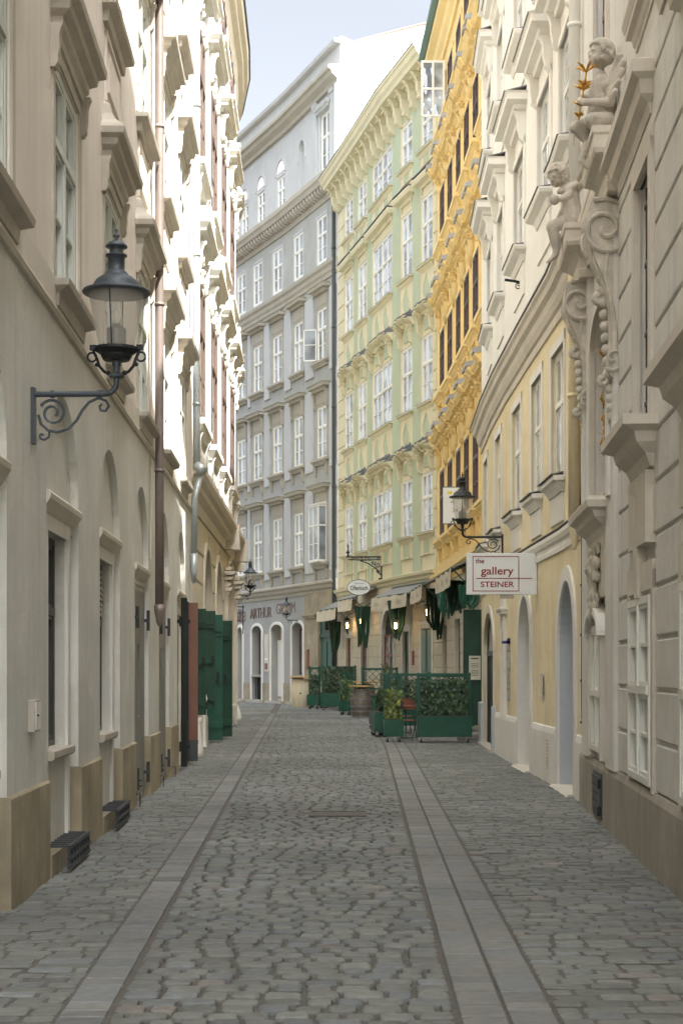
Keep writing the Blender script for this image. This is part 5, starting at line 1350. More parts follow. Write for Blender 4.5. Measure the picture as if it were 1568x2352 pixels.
add_window(FR, b7, o['s0'], o['s1'], o['z0'], o['z1'] + .12, st, dep=-.02)
m = MB(); arch_ring(m, FR, o, .1, .09, z0=o['z0'] - .06); m.build('window_surround', MATS['trim_drab'], b7)
m = MB(); oo = dict(o, s0=o['s0'] - .06, s1=o['s1'] + .06); arch_ring(m, FR, oo, .08, .13, z0=o['z1']); m.build('arch_hood', MATS['plaster_chalk'], b7)
# barred windows with deep sills
for o in (bar1, bar2):
    st = dict(id='barw', frame='frame_sage', pane='pane_dark', ft=.06, tr=.6, nh=1, nhu=0, dep=.18)
    add_window(FR, b7, o['s0'], o['s1'], o['z0'], o['z1'], st, dep=.19)
    m = MB()
    for k in range(7): q = o['s0'] + .06 + (o['s1'] - o['s0'] - .12) * k / 6; m.tube([FR.P(q, -.05, o['z0']), FR.P(q, -.05, o['z1'])], .012, 6)
    for z in (.25, .85, 1.45, 1.95): 
        sweep(m, FR, o['s0'], o['s1'], rect(-.065, -.035, o['z0'] + z, o['z0'] + z + .035))
    m.build('window_bars', MATS['iron_grey'], b7)
    m = MB()
    for a, b in ((o['s0'] - .15, o['s0']), (o['s1'], o['s1'] + .15)): sweep(m, FR, a, b, rect(-.02, .06, o['z0'], o['z1'] + .1))
    sweep(m, FR, o['s0'] - .15, o['s1'] + .15, rect(-.02, .061, o['z1'], o['z1'] + .2)); m.build('window_surround', MATS['trim_drab'], b7)
    m = MB(); sweep(m, FR, o['s0'] - .3, o['s1'] + .3, [(-.02, o['z0'] - .42), (.06, o['z0'] - .4), (.1, o['z0'] - .3), (.18, o['z0'] - .22), (.2, o['z0'] - .14), (.3, o['z0'] - .1), (.3, o['z0'] - .02), (-.02, o['z0'] + .0)])
    sweep(m, FR, o['s0'] - .1, o['s1'] + .1, rect(-.02, .09, o['z0'] - 1.0, o['z0'] - .42)); m.build('window_sill', MATS['trim_drab'], b7)
    m = MB(); z = 6.08; u0, u1 = (SY(14.95), SY(12.5)) if o is bar1 else (o['s0'] - .35, o['s1'] + .35); k_ = .2 if o is bar1 else .2
    sweep(m, FR, u0, u1, [(-.02, z), (k_ * .2, z), (k_ * .3, z + .08), (k_ * .62, z + .13), (k_ * .7, z + .24), (k_, z + .28), (k_, z + .38), (k_ * .6, z + .42), (-.02, z + .46)]); m.build('window_hood', MATS['trim_drab'], b7)
for o in upo:
    st = dict(id='upw', frame='frame_brown', pane='pane_bright', ft=.06, tr=.6, nh=1, nhu=0, dep=.1); add_window(FR, b7, o['s0'], o['s1'], o['z0'], o['z1'], st)
    m = MB()
    for a, b in ((o['s0'] - .12, o['s0']), (o['s1'], o['s1'] + .12)): sweep(m, FR, a, b, rect(-.02, .04, o['z0'], o['z1'] + .1))
    m.build('window_surround', MATS['trim_drab'], b7)
    if o['s0'] > SY(14.5): m = MB(); sweep(m, FR, o['s0'] - .1, o['s1'] + .3, molding(o['z0'] - .5, o['z0'] - .2, .13)); m.build('window_sill', MATS['trim_drab'], b7)
# floor cordon right of the portal
m = MB(); sweep(m, FR, SY(12.0), FR.L, [(-.02, 6.62), (.05, 6.62), (.07, 6.72), (.13, 6.8), (.15, 6.9), (.2, 6.94), (.2, 7.04), (-.02, 7.1)]); m.build('string_course', MATS['trim_drab'], b7)
# portal bay: frame strips, sill balcony, tall gilded window
m = MB()
for a, b in ((SY(18.3), SY(17.6)), (SY(15.75), SY(15.0))):
    sweep(m, FR, a, b, rect(-.02, .07, .62, 6.1)); c = (a + b) / 2; sweep(m, FR, c - .12, c + .12, rect(.07, .1, 3.3, 4.6))
m.build('pilaster', MATS['plaster_drab'], b7)
m = MB(); arch_ring(m, FR, tall, .1, .06, z0=3.35); m.build('window_surround', MATS['trim_drab'], b7)
m = MB(); wall(m, FR, tall['s0'] - .05, tall['s1'] + .05, 3.2, 5.6, [], out=-.4); m.build('window_recess', MATS['pane_dark'], b7)
m = MB()
for k in range(8): q = tall['s0'] + .1 + (tall['s1'] - tall['s0'] - .2) * k / 7; m.tube([FR.P(q, -.12, 3.35), FR.P(q, -.12, 5.2)], .013, 6)
gb = m.build('window_bars', MATS['trim_drab'], b7)
m = MB(); rr = random.Random(21)
for zc in (3.42, 4.05, 4.3, 4.55, 5.1):
    for k in range(16):
        q = tall['s0'] + .08 + (tall['s1'] - tall['s0'] - .16) * rr.random(); z = zc + rr.uniform(-.08, .08)
        if rr.random() < .5: m.tube([FR.P(q + dx, -.08, z + dz) for dx, dz in scroll(9, .9, .05, .015, a0=rr.random() * 6)], .009, 4)
        else: m.tube([FR.P(q, -.09, z - .07), FR.P(q + rr.uniform(-.02, .02), -.05, z), FR.P(q, -.07, z + .08)], [.004, .016, .002], 5)
m.build('gilded_grille', MATS['gold'], gb)
m = MB(); a, b = SY(17.75), SY(15.7)
sweep(m, FR, a, b, [(-.02, 2.98), (.06, 2.98), (.09, 3.06), (.18, 3.14), (.2, 3.2), (.26, 3.23), (.27, 3.3), (.24, 3.34), (-.02, 3.36)]); sweep(m, FR, a + .12, b - .12, rect(-.02, .06, 2.35, 3.0)); m.build('balcony_sill', MATS['trim_drab'], b7)
# carved cartouche between sill and arched window
m = MB(); c = (tall['s0'] + tall['s1']) / 2
m.rings([[FR.P(c + q * f, o_, z) for q, f in ((-.16, 1), (.16, 1))] + [FR.P(c + q, o_ - .06, z) for q in (.16, -.16)] for z, o_, f in ((2.2, .09, 1), (2.35, .12, 1), (2.5, .13, 1), (2.6, .15, 1), (2.68, .2, 1))])
for t in range(26):
    q = c + rr.uniform(-.42, .42) * (1 if t < 14 else .5); z = 2.15 + rr.random() * .25 if t > 14 else 2.55 + rr.random() * .3
    m.ell(FR.P(q, .1, z), (.055, .055, .07), 7, 5)
for e in (-1, 1):
    m.tube([FR.P(c + e * (.15 + dx), .09, z) for dx, z in ((0, 2.7), (.1, 2.85), (.25, 2.9), (.32, 2.8))], [.03, .045, .04, .02], 6)
    m.tube([FR.P(c + e * .3 + dx, .09, 2.3 + dz) for dx, dz in scroll(12, 1.1, .11, .02)], .025, 5)
cm = m.build('carved_ornament', MATS['sculpture_stone'], b7); remesh(cm, .018, 3)
# big scroll consoles
def big_console(q, ztop, h, out, w_):
    m = MB(); pts = []
    ctrl = [(0, 1.0), (.04, 1.12), (.12, 1.2), (.22, 1.16), (.34, .98), (.42, .72), (.52, .5), (.62, .42), (.74, .4), (.85, .42), (.92, .5), (.97, .42), (1, .2)]
    prof = [(-.03, ztop)] + [(out * o, ztop - h * f) for f, o in ctrl] + [(-.03, ztop - h)]
    # widen in the middle, layered
    for e, k in ((w_ / 2, 1.0), (w_ / 2 * .62, 1.09)):
        sweep(m, FR, q - e, q + e, [(-.03, ztop - (0 if k == 1 else .02))] + [(out * o * k, ztop - h * f) for f, o in ctrl] + [(-.03, ztop - h)])
    for e in (-1, 1):
        m.tube([FR.P(q + e * (w_ / 2 + .012), o, z) for o, z in scroll(30, 1.9, h * .17, .02, a0=1.2, cx=out * .62, cz=ztop - h * .17, sgn=1)], .026, 6)
        m.tube([FR.P(q + e * (w_ / 2 + .01), o, z) for o, z in scroll(16, 1.2, h * .07, .015, a0=-1, cx=out * .3, cz=ztop - h * .88, sgn=-1)], .02, 6)
        m.tube([FR.P(q + e * (w_ / 2 + .008), out * o, ztop - h * f) for f, o in ((.3, .5), (.45, .62), (.6, .3), (.75, .18), (.85, .2))], .014, 5)
    cb = m.build('scroll_console', MATS['sculpture_stone'], b7)
    m = MB()
    for t in range(9): m.ell(FR.P(q, out * (.62 - .02 * t), ztop - h * (.42 + .065 * t)), (.07 - .004 * t, .06, .055), 8, 6)
    m.tube([FR.P(q, out * .45 + o, z) for o, z in scroll(12, 1.1, .075, .02, a0=1.5, cx=.08, cz=ztop - h * .52)], .04, 6)
    m.tube([FR.P(q, out * .3 + o, z) for o, z in scroll(12, 1.1, .06, .02, a0=1.5, cx=.08, cz=ztop - h * .98)], .035, 6)
    for t in range(4): m.ell(FR.P(q, .07, ztop - h * (1.03 + .05 * t)), (.065 - .01 * t, .06, .06), 8, 6)
    m.build('acanthus', MATS['sculpture_stone'], cb, smooth=True)
big_console(SY(17.95), 6.02, 1.5, .24, .36)
big_console(SY(15.2), 6.12, 1.75, .24, .4)
# entablature: projecting blocks over the consoles, broken curved middle
EP = lambda o: [(-.02, 6.0), (o * .5, 6.0), (o * .55, 6.08), (o * .5, 6.1), (o * .5, 6.22), (o * .7, 6.28), (o * .95, 6.32), (o, 6.36), (o, 6.48), (o * 1.06, 6.5), (o * 1.06, 6.56), (-.02, 6.6)]
m = MB()
sweep(m, FR, SY(18.5), SY(17.45), EP(.33)); sweep(m, FR, SY(15.75), SY(14.75), [(o, z + .14) for o, z in EP(.29)])
sweep(m, FR, SY(17.6), SY(15.6), [(o * .55, z + .1) for o, z in EP(.3)])
m.build('entablature', MATS['trim_drab'], b7)
m = MB(); sweep(m, FR, SY(17.4), SY(15.7), rect(-.02, .1, 6.6, 7.3)); m.build('attic_panel', MATS['trim_drab'], b7)
# metal cellar door in the plinth
dv = MB(); s0, s1 = SY(16.95), SY(16.1); sweep(dv, FR, s0, s1, rect(.06, .075, .05, .52)); sweep(dv, FR, s0 + .03, s1 - .03, rect(.075, .085, .08, .49)); db = dv.build('cellar_door', MATS['iron_grey'], b7)
m = MB()
for z in (.14, .42): m.tube([FR.P(s1 - .02, .09, z - .05), FR.P(s1 - .02, .09, z + .05)], .02, 8)
m.build('hinge', MATS['iron'], db)
m = MB()
for z in (.14, .22, .3, .38, .46):
    for q in range(5): m.tube([FR.P(s0 + .1 + q * .13, .084, z), FR.P(s0 + .1 + q * .13, .088, z)], .012, 6)
m.build('vent_hole', MATS['black_void'], db)

# ================================================================ putti
def pt(x, y, Y): return Vector(((x - CX) / FPX * Y, Y, EYE + (HY - y) * Y / FPX))
def putto(label, segs, head, hr, face, Y0, wing=None, lily=None, drape=None, ball=None):
    base = pt(*segs[0][0]); b = root('putto_statue', label, 'statue', (base.x, base.y, base.z))
    m = MB()
    for p, q, ra, rb in segs: m.cap(pt(*p), pt(*q), ra * 1.08, rb * 1.08)
    hp = pt(*head); m.ell(hp, (hr * .95, hr * .95, hr * 1.08), 14, 10)
    fd = Vector(face).normalized(); side = fd.cross(Vector((0, 0, 1))).normalized(); up = side.cross(fd)
    m.ell(hp + fd * hr * .62 - up * hr * .42 + side * hr * .36, hr * .36, 8, 6); m.ell(hp + fd * hr * .62 - up * hr * .42 - side * hr * .36, hr * .36, 8, 6)
    m.ell(hp + fd * hr * 1.0 - up * hr * .12, hr * .17, 8, 6); m.ell(hp + fd * hr * .8 - up * hr * .72, hr * .24, 8, 6)
    m.ell(hp + fd * hr * .88 - up * hr * .46, (hr * .2, hr * .2, hr * .1), 8, 6)
    for e in (-1, 1): m.ell(hp + side * e * hr * .95 - up * hr * .1, hr * .2, 8, 6); m.ell(hp + fd * hr * .78 + side * e * hr * .33 + up * hr * .2, (hr * .24, hr * .24, hr * .1), 8, 6)
    body = m.build('body', MATS['sculpture_stone'], b); remesh(body, .011, 3)
    m = MB(); rr = random.Random(2); m.ell(hp - fd * hr * .16 + up * hr * .1, (hr * .98, hr * .98, hr * 1.04), 14, 10)
    for k in range(190):
        d = Vector((rr.gauss(0, 1), rr.gauss(0, 1), rr.gauss(.35, 1))).normalized()
        if d.dot(fd) > .45 and d.dot(up) < .62: continue
        if d.dot(up) < -.55: continue
        c = hp + Vector((d.x * hr * .97, d.y * hr * .97, d.z * hr * 1.1)); t1 = d.cross(Vector((.3, .5, .8))).normalized(); t2 = d.cross(t1)
        m.tube([c + (t1 * x + t2 * y) + d * .01 for x, y in scroll(7, .8, hr * .17, hr * .05, a0=rr.random() * 6)], hr * .12, 5)
    h = m.build('hair', MATS['sculpture_stone'], b); remesh(h, .01, 2)
    if wing:
        m = MB(); 
        for k, (p, q, r0, r1) in enumerate(wing):
            a, c = pt(*p), pt(*q); m.tube([a, a.lerp(c, .5) + Vector((0, 0, .01)), c], [r0, (r0 + r1) * .62, r1], 7)
        wg = m.build('wing', MATS['sculpture_stone'], b); remesh(wg, .010, 2)
    if drape:
        m = MB()
        for p, q, ra, rb in drape: m.cap(pt(*p), pt(*q), ra, rb, 8)
        d = m.build('drapery', MATS['sculpture_stone'], b); remesh(d, .01, 2)
    if ball:
        m = MB(); m.ell(pt(*ball[0]), ball[1], 12, 9)
        bb = root('stone_fruit', 'round stone fruit held in the hand of the lower putto', 'ornament', pt(*ball[0])); m.build('fruit_body', MATS['sculpture_stone'], bb, smooth=True)
    if lily:
        a, c = pt(*lily[0]), pt(*lily[1]); lb = root('gilded_lily', 'gilded lily staff held upright by the upper putto', 'ornament', a)
        m = MB(); m.tube([a, a.lerp(c, .5), c], .009, 6); st_ = m.build('stem', MATS['gold'], lb)
        m = MB()
        for f, n, L in ((0.08, 4, .06), (.3, 4, .08), (.62, 5, .1), (.72, 5, .08), (1, 5, .13)):
            p = a.lerp(c, f)
            for k in range(n):
                t = 2 * math.pi * k / n + f * 5; d = Vector((math.cos(t), math.sin(t), .9)).normalized(); d2 = Vector((math.cos(t), math.sin(t), .1)).normalized()
                m.tube([p, p + d * L * .6, p + d * L * .75 + d2 * L * .35], [.006, .016, .003], 5)
        m.build('petals', MATS['gold'], lb)
    return b
YA = 15.25; YN = 15.1
putto('large seated winged putto with curly hair on the nearer portal block', [
    ((1381, 268, YA), (1384, 232, YA), .14, .13), ((1384, 232, YA), (1383, 200, YA), .13, .118), ((1383, 200, YA), (1380, 172, YA), .07, .05),
    ((1400, 196, YN), (1368, 200, YA + .1), .06, .055), ((1402, 200, YN), (1402, 234, YN - .06), .05, .042), ((1402, 234, YN - .06), (1342, 234, YN - .05), .044, .033), ((1342, 234, YN - .05), (1330, 231, YN), .036, .03),
    ((1362, 200, YA + .15), (1348, 222, YA + .15), .045, .038), ((1348, 222, YA + .15), (1333, 226, YN + .05), .036, .03),
    ((1393, 278, YN), (1358, 275, YN - .1), .088, .066), ((1358, 275, YN - .1), (1380, 312, YN - .06), .06, .042), ((1380, 312, YN - .06), (1368, 322, YN - .12), .036, .028),
    ((1372, 290, YA + .1), (1322, 292, YA), .085, .062), ((1322, 292, YA), (1352, 326, YA + .05), .06, .042), ((1352, 326, YA + .05), (1342, 335, YA), .036, .026),
    ((1398, 288, YA), (1380, 322, YA), .09, .08)],
    (1380, 124, YA), .125, (-.95, -.3, -.1), YA,
    wing=[((1398, 196, YA - .5), (1424, 122, YA - .65), .03, .035), ((1400, 206, YA - .5), (1434, 136, YA - .68), .03, .03), ((1400, 214, YA - .5), (1432, 156, YA - .66), .03, .028), ((1399, 222, YA - .5), (1424, 182, YA - .64), .03, .025), ((1400, 230, YA - .5), (1416, 206, YA - .62), .025, .02)],
    lily=((1328, 276, YN), (1346, 165, YN)),
    drape=[((1342, 335, YA), (1335, 368, YA), .035, .03), ((1335, 368, YA), (1348, 382, YA), .03, .03), ((1352, 340, YA), (1360, 372, YA), .04, .035), ((1360, 372, YA), (1366, 388, YA), .03, .015), ((1405, 292, YA), (1402, 330, YA), .05, .04), ((1318, 300, YA), (1317, 332, YA), .012, .01)])
YB = 17.9
putto('smaller lower putto leaning out beside the farther portal block with one leg dangling', [
    ((1312, 505, YB), (1310, 470, YB), .115, .11), ((1310, 470, YB), (1308, 435, YB), .11, .085), ((1308, 435, YB), (1296, 418, YB), .07, .05),
    ((1300, 436, YB - .05), (1332, 418, YB - .1), .05, .04), ((1332, 418, YB - .1), (1345, 410, YB - .1), .04, .03), ((1296, 432, YB), (1284, 440, YB - .05), .04, .03),
    ((1308, 446, YB - .1), (1290, 456, YB - .12), .045, .036), ((1290, 456, YB - .12), (1277, 458, YB - .12), .034, .028),
    ((1300, 508, YB), (1268, 520, YB), .075, .07), ((1268, 520, YB), (1277, 566, YB), .068, .05), ((1277, 566, YB), (1276, 585, YB), .046, .034), ((1276, 585, YB), (1262, 598, YB - .03), .034, .022), ((1262, 598, YB - .03), (1255, 602, YB - .05), .022, .014)],
    (1282, 402, YB), .118, (-.75, -.45, -.55), YB, ball=((1273, 458, YB - .14), .06),
    wing=[((1325, 430, YB), (1340, 388, YB - .3), .03, .035), ((1326, 440, YB), (1350, 402, YB - .35), .03, .03)], drape=[((1296, 470, YB), (1282, 500, YB), .025, .03), ((1312, 505, YB), (1326, 560, YB), .05, .045)])
# ================================================================ street lanterns
def lantern(label, loc, rz, arm=.62, sc_=1., iron='iron_blue'):
    b = root('street_lamp', label, 'street lamp', loc, rz, 'wall mounted gas style lanterns'); b.scale = (sc_,) * 3
    I = MATS[iron]
    m = MB(); m.box(0, .03, -.035, .035, -.36, .05); m.build('wall_plate', I, b, world=False, bevel=.004)
    m = MB(); R_ = .08
    pts = [(.02, 0, 0), (arm - R_, 0, 0)] + [(arm - R_ + R_ * math.sin(t), 0, R_ - R_ * math.cos(t)) for t in [math.pi / 2 * k / 6 for k in range(1, 7)]] + [(arm, 0, .3)]
    m.tube(pts, .021, 10); m.tube([(.14, 0, 0), (.17, 0, 0)], .028, 10); m.tube([(arm - .14, 0, 0), (arm - .1, 0, 0)], .027, 10)
    m.lathe([(.05, .115), (.055, .12), (.055, .135), (.03, .15)], (arm, 0, 0), 14); m.lathe([(.026, .15), (.026, .2), (.034, .2), (.034, .235), (.024, .24)], (arm, 0, 0), 12)
    m.build('arm', I, b, world=False, smooth=False)
    m = MB(); k = arm / .62
    sp = [(x * k, z) for x, z in scroll(26, 1.55, .10, .03, a0=2.6, cx=.155, cz=-.135, sgn=-1)]
    m.tube([(x, 0, z) for x, z in sp], .0105, 6)
    ctrl = [(.05, -.15), (.07, -.215), (.12, -.262), (.19, -.275), (.27, -.25), (.33, -.19), (.37, -.12), (.42, -.06), (.49, -.03), (.545, -.05), (.565, -.09), (.54, -.125), (.505, -.12), (.498, -.09), (.515, -.075)]
    m.tube([(x * k, 0, z) for x, z in ctrl], .0105, 6)
    m.tube([(.055 * k + x, 0, z) for x, z in [(.075, -.27), (.07, -.31), (.04, -.33), (.012, -.32), (.006, -.3), (.02, -.285), (.034, -.295)]], .0095, 6)
    m.build('scroll_bracket', I, b, world=False)
    # cradle and bowl
    m = MB()
    for e in (-1, 1):
        m.tube([(arm + e * .03, 0, .128), (arm + e * .09, 0, .16), (arm + e * .125, 0, .2), (arm + e * .14, 0, .25), (arm + e * .165, 0, .30), (arm + e * .165, 0, .335)], .011, 6)
        m.tube([(arm + e * .178 + x, 0, .265 + z) for x, z in scroll(14, .98, .033, .033)], .008, 5); m.ell((arm + e * .142, 0, .21), .016, 8, 6)
        m.ell((arm + e * .06, 0, .15), .018, 8, 6); m.box(arm + e * .17 - .022, arm + e * .17 + .022, -.02, .02, .315, .35)
    m.build('cradle', MATS['iron'], b, world=False)
    m = MB(); m.lathe([(.03, .235), (.095, .24), (.11, .265), (.115, .28), (.135, .295), (.16, .31), (.16, .33), (.12, .335)], (arm, 0, 0), 22); m.build('bowl', MATS['iron'], b, world=False)
    m = MB(); z0, z1 = .335, .72
    m.rings([[(arm + r * math.cos(2 * math.pi * t / 28), r * math.sin(2 * math.pi * t / 28), z) for t in range(28)] for r, z in ((.128, z0), (.20, z1))], True, False); gl = m.build('glass_shade', MATS['glass_lamp'], b, world=False, smooth=True)
    m = MB(); m.tube([(arm - .01, -.13, z0), (arm - .01, -.2, z1)], .005, 5); m.tube([(arm + .01, .13, z0), (arm + .01, .2, z1)], .005, 5); m.build('glazing_bar', MATS['iron'], gl, world=False)
    m = MB(); m.lathe([(.07, .335), (.072, .46), (.066, .47), (.045, .475), (.04, .485), (.025, .5)], (arm, 0, 0), 16); m.build('ballast', MATS['iron_grey'], b, world=False)
    m = MB(); m.ell((arm, 0, .555), (.034, .034, .055), 12, 9); m.tube([(arm, 0, .5), (arm, 0, .52)], .012, 8); m.build('light_bulb', MATS['bulb'], b, world=False, smooth=True)
    m = MB(); m.lathe([(.205, .715), (.238, .718), (.247, .73), (.24, .742), (.2, .752), (.172, .762), (.167, .785), (.15, .812), (.12, .838), (.088, .853), (.086, .862), (.076, .874), (.062, .885), (.059, .892), (.059, .985), (.077, .99), (.077, 1.0), (.05, 1.008), (.048, 1.05), (.079, 1.055), (.079, 1.065), (.055, 1.09), (.02, 1.105), (.012, 1.12), (.024, 1.135), (.022, 1.145), (.008, 1.155), (.008, 1.17), (.012, 1.178), (.004, 1.19)], (arm, 0, 0), 28)
    m.build('hood', I, b, world=False, smooth=True)
    m = MB(); m.lathe([(.2, .72), (.2, .73)], (arm, 0, 0), 24); m.build('reflector', MATS['plaster_chalk'], b, world=False)
    return b
p = FL1.P(FL1.sY(11.33), 0, 3.59); lantern('large blue grey lantern on a scroll bracket, foreground at the left putty wall', (p.x, p.y, p.z), R(-3), .62)
p = FS.P(FS.sY(28.6), 0, 4.02); lantern('black lantern above the white gallery sign on the right wall', (p.x, p.y, p.z), R(178), .74, 1.0, 'iron')
p = FL2.P(FL2.sY(50.2), 0, 3.96); lantern('lantern at the far corner of the white baroque house', (p.x, p.y, p.z), R(-10), .66, 1.0)
p = FG.P(FG.sx(687), 0.0, 3.85); lantern('small lantern on the grey house in front of its raised lettering', (p.x, p.y, p.z), R(190), .62, .95)
# ---------------------------------------------------------------- signs
def gallery():
    Y = 23.7; x1 = FS.P(FS.sY(Y)).x - .02; k = Y / FPX; x0 = (1071 - CX) * k; x1 = (1232 - CX) * k; z0, z1 = EYE + (HY - 1366) * k, EYE + (HY - 1271) * k
    b = root('gallery_sign', 'white box sign lettered the gallery STEINER in dark red', 'sign', (x1, Y, z0))
    W, H_ = x1 - x0, z1 - z0
    m = MB(); m.box(-W, 0, -.05, .05, 0, H_); m.build('sign_box', MATS['sign_white'], b, world=False, bevel=.006)
    def px(x, y): return (x - 1232) * k, (1366 - y) * k
    m = MB(); t = .006
    for (xa, ya, xb, yb) in ((1085, 1279, 1190, 1279), (1085, 1358, 1190, 1358), (1093, 1329, 1220, 1329)):
        a, c = px(xa, ya), px(xb, yb); m.box(a[0], c[0], -.0535, -.0505, a[1] - t, a[1] + t)
    for (xa, ya, yb) in ((1085, 1279, 1358), (1190, 1279, 1358)):
        a, c = px(xa, ya), px(xa, yb); m.box(a[0] - t, a[0] + t, -.0545, -.0505, c[1] - t, a[1] + t)
    m.build('ruled_frame', MATS['sign_red'], b, world=False)
    for body, xa, xb, ya, yb, sz, off in (('the', 1091, 1111, 1283, 1296, .105, .0015), ('gallery', 1103, 1178, 1303, 1325, .165, .0022), ('STEINER', 1102, 1179, 1336, 1351, .118, .002)):
        a, c = px(xa, ya), px(xb, yb)
        o = text(body, sz, MATS['sign_red'], b, ((a[0] + c[0]) / 2, -.052, (a[1] + c[1]) / 2 + (.0 if body != 'gallery' else .01)), (R(90), 0, 0), .002, 1., off=off)
        xs_ = [v.co.x for v in o.data.vertices]; o.scale = ((c[0] - a[0]) / max(max(xs_) - min(xs_), .01), 1.0, 1)
    # slab serifs for the roman lettering
    m = MB()
    m.build('serif', MATS['sign_red'], b, world=False) if m.v else None
    m = MB(); m.box(-.55, -.35, -.03, .03, -.06, 0); m.tube([(0, 0, H_ * .8), (.06, 0, H_ * .8)], .02, 6); m.tube([(0, 0, H_ * .2), (.06, 0, H_ * .2)], .02, 6); m.build('sign_bracket', MATS['trim_grey'], b, world=False)
gallery()
def banner():
    Y = 44.5; k = Y / FPX; x0, x1 = (1017 - CX) * k, (1067 - CX) * k; z0, z1 = EYE + (HY - 1203) * k, EYE + (HY - 1119) * k
    b = root('rental_banner', 'white hanging banner with yellow mark, the number 34 and small print', 'banner', (x1, Y, z0)); W, H_ = x1 - x0, z1 - z0
    m = MB(); m.box(-W, 0, -.01, .01, 0, H_); m.build('banner_cloth', MATS['sign_white'], b, world=False)
    m = MB(); m.box(-W + .12, -W + .26, -.013, -.0105, H_ - .2, H_ - .12); m.build('yellow_mark', mat('yellow_ink', (.7, .6, .03), .6, var=0), b, world=False)
    for body, x, z, s_ in (('34', -W + .34, H_ * .36, .16), ('ve', -W + .27, H_ * .6, .14), ('www.', -W + .38, H_ * .12, .07)): text(body, s_, MATS['frame_dark'], b, (x, -.014, z), (R(90), 0, 0), .001)
    m = MB(); m.tube([(-W, 0, H_), (.1, 0, H_)], .015, 6); m.tube([(-W, 0, 0), (.1, 0, 0)], .015, 6); m.build('banner_rod', MATS['iron_grey'], b, world=False)
banner()
def ofen():
    q = FY.sx(877); p = FY.P(q, .02, 0); Y = p.y; k = Y / FPX; b = root('restaurant_sign', 'oval white restaurant sign hanging from a scrolled black iron bracket', 'sign', (p.x, p.y, 5.5))
    L = (877 - 797) * k; m = MB()
    m.tube([(0, 0, .35), (-L, 0, .35)], .028, 6); m.tube([(0, 0, .25), (-L * .55, 0, .22), (-L + .05, 0, .25)], .018, 6); m.box(-.03, .03, -.03, .03, -.5, .42)
    m.tube([(-.02, 0, -.35), (-.2, 0, -.1), (-.5, 0, .1), (-L * .6, 0, .2)], .022, 6)
    for i in range(7): m.tube([(-L * (.1 + .12 * i) + x, 0, .27 + z) for x, z in scroll(16, 1.4, .075, .015, a0=i)], .013, 5)
    for cx_, cz_, r_ in ((-.15, .05, .12), (-.3, .12, .08), (-.12, -.2, .08)): m.tube([(cx_ + x, 0, cz_ + z) for x, z in scroll(18, 1.5, r_, .02, a0=2)], .016, 5)
    m.lathe([(.02, .35), (.05, .4), (.02, .45), (.09, .52), (.02, .6), (.015, .7), (.04, .74), (.005, .82)], (-L + .05, 0, 0), 8); m.ell((-.06, 0, -.5), .06, 8, 6)
    m.build('sign_bracket', MATS['iron'], b, world=False)
    cx_ = (825 - 877) * k; zc = EYE + (HY - 1349.5) * k - 5.5; rx, rz_ = 26 * k, 17 * k
    m = MB(); m.prism([(cx_ + rx * math.cos(t), -.02, zc + rz_ * math.sin(t)) for t in [2 * math.pi * j / 40 for j in range(40)]], (0, .04, 0)); m.build('sign_panel', MATS['sign_white'], b, world=False)
    m = MB(); m.tube([(cx_ + rx * math.cos(t), 0, zc + rz_ * math.sin(t)) for t in [2 * math.pi * j / 40 for j in range(41)]], .022, 6)
    for e in (-1, 1): m.tube([(cx_ + e * rx * .62, 0, zc + rz_ * .75), (cx_ + e * rx * .62, 0, .28)], .008, 4)
    m.build('sign_rim', MATS['iron'], b, world=False)
    text('Ofenloch', .23, MATS['frame_dark'], b, (cx_ + .01, -.024, zc - .03), (R(90), 0, 0), .002, .78, off=.004)
    text('RESTAURANT', .06, MATS['frame_dark'], b, (cx_ + .03, -.024, zc + .15), (R(90), 0, 0), .001)
ofen()
p = FS.P(FS.sY(25.7), 0, 0); br = root('iron_bracket', 'empty black iron bracket with a scroll high on the ivory wall', 'bracket', (p.x, p.y, EYE + 893 * 25.7 / FPX))
m = MB(); m.tube([(.0, 0, -.03), (-.12, 0, 0), (-.27, 0, .02)], .024, 8); m.build('bracket_arm', MATS['iron'], br, world=False)
m = MB(); m.tube([(-.05 + x, 0, -.09 + z) for x, z in scroll(18, 1.4, .06, .015)], .009, 5); m.tube([(0, 0, -.14), (0, 0, .0)], .01, 5); m.build('scroll_bracket', MATS['iron'], br, world=False)
b = root('hanging_shop_bracket', 'thin black wrought iron bracket under the far corner lantern', 'bracket', (-4.35, 55.0, 3.35)); m = MB()
m.tube([(0, 0, .45), (.95, 0, .45)], .02, 5); m.tube([(.9, 0, .5), (.9, 0, -.5)], .02, 5)
for i in range(5): m.tube([(.15 + i * .16 + x, 0, .3 + z) for x, z in scroll(14, 1.3, .08, .02, a0=i)], .015, 5)
m.tube([(.3, 0, .15), (.6, 0, .1), (.85, 0, -.1)], .015, 5); m.build('bracket_arm', MATS['iron'], b, world=False)
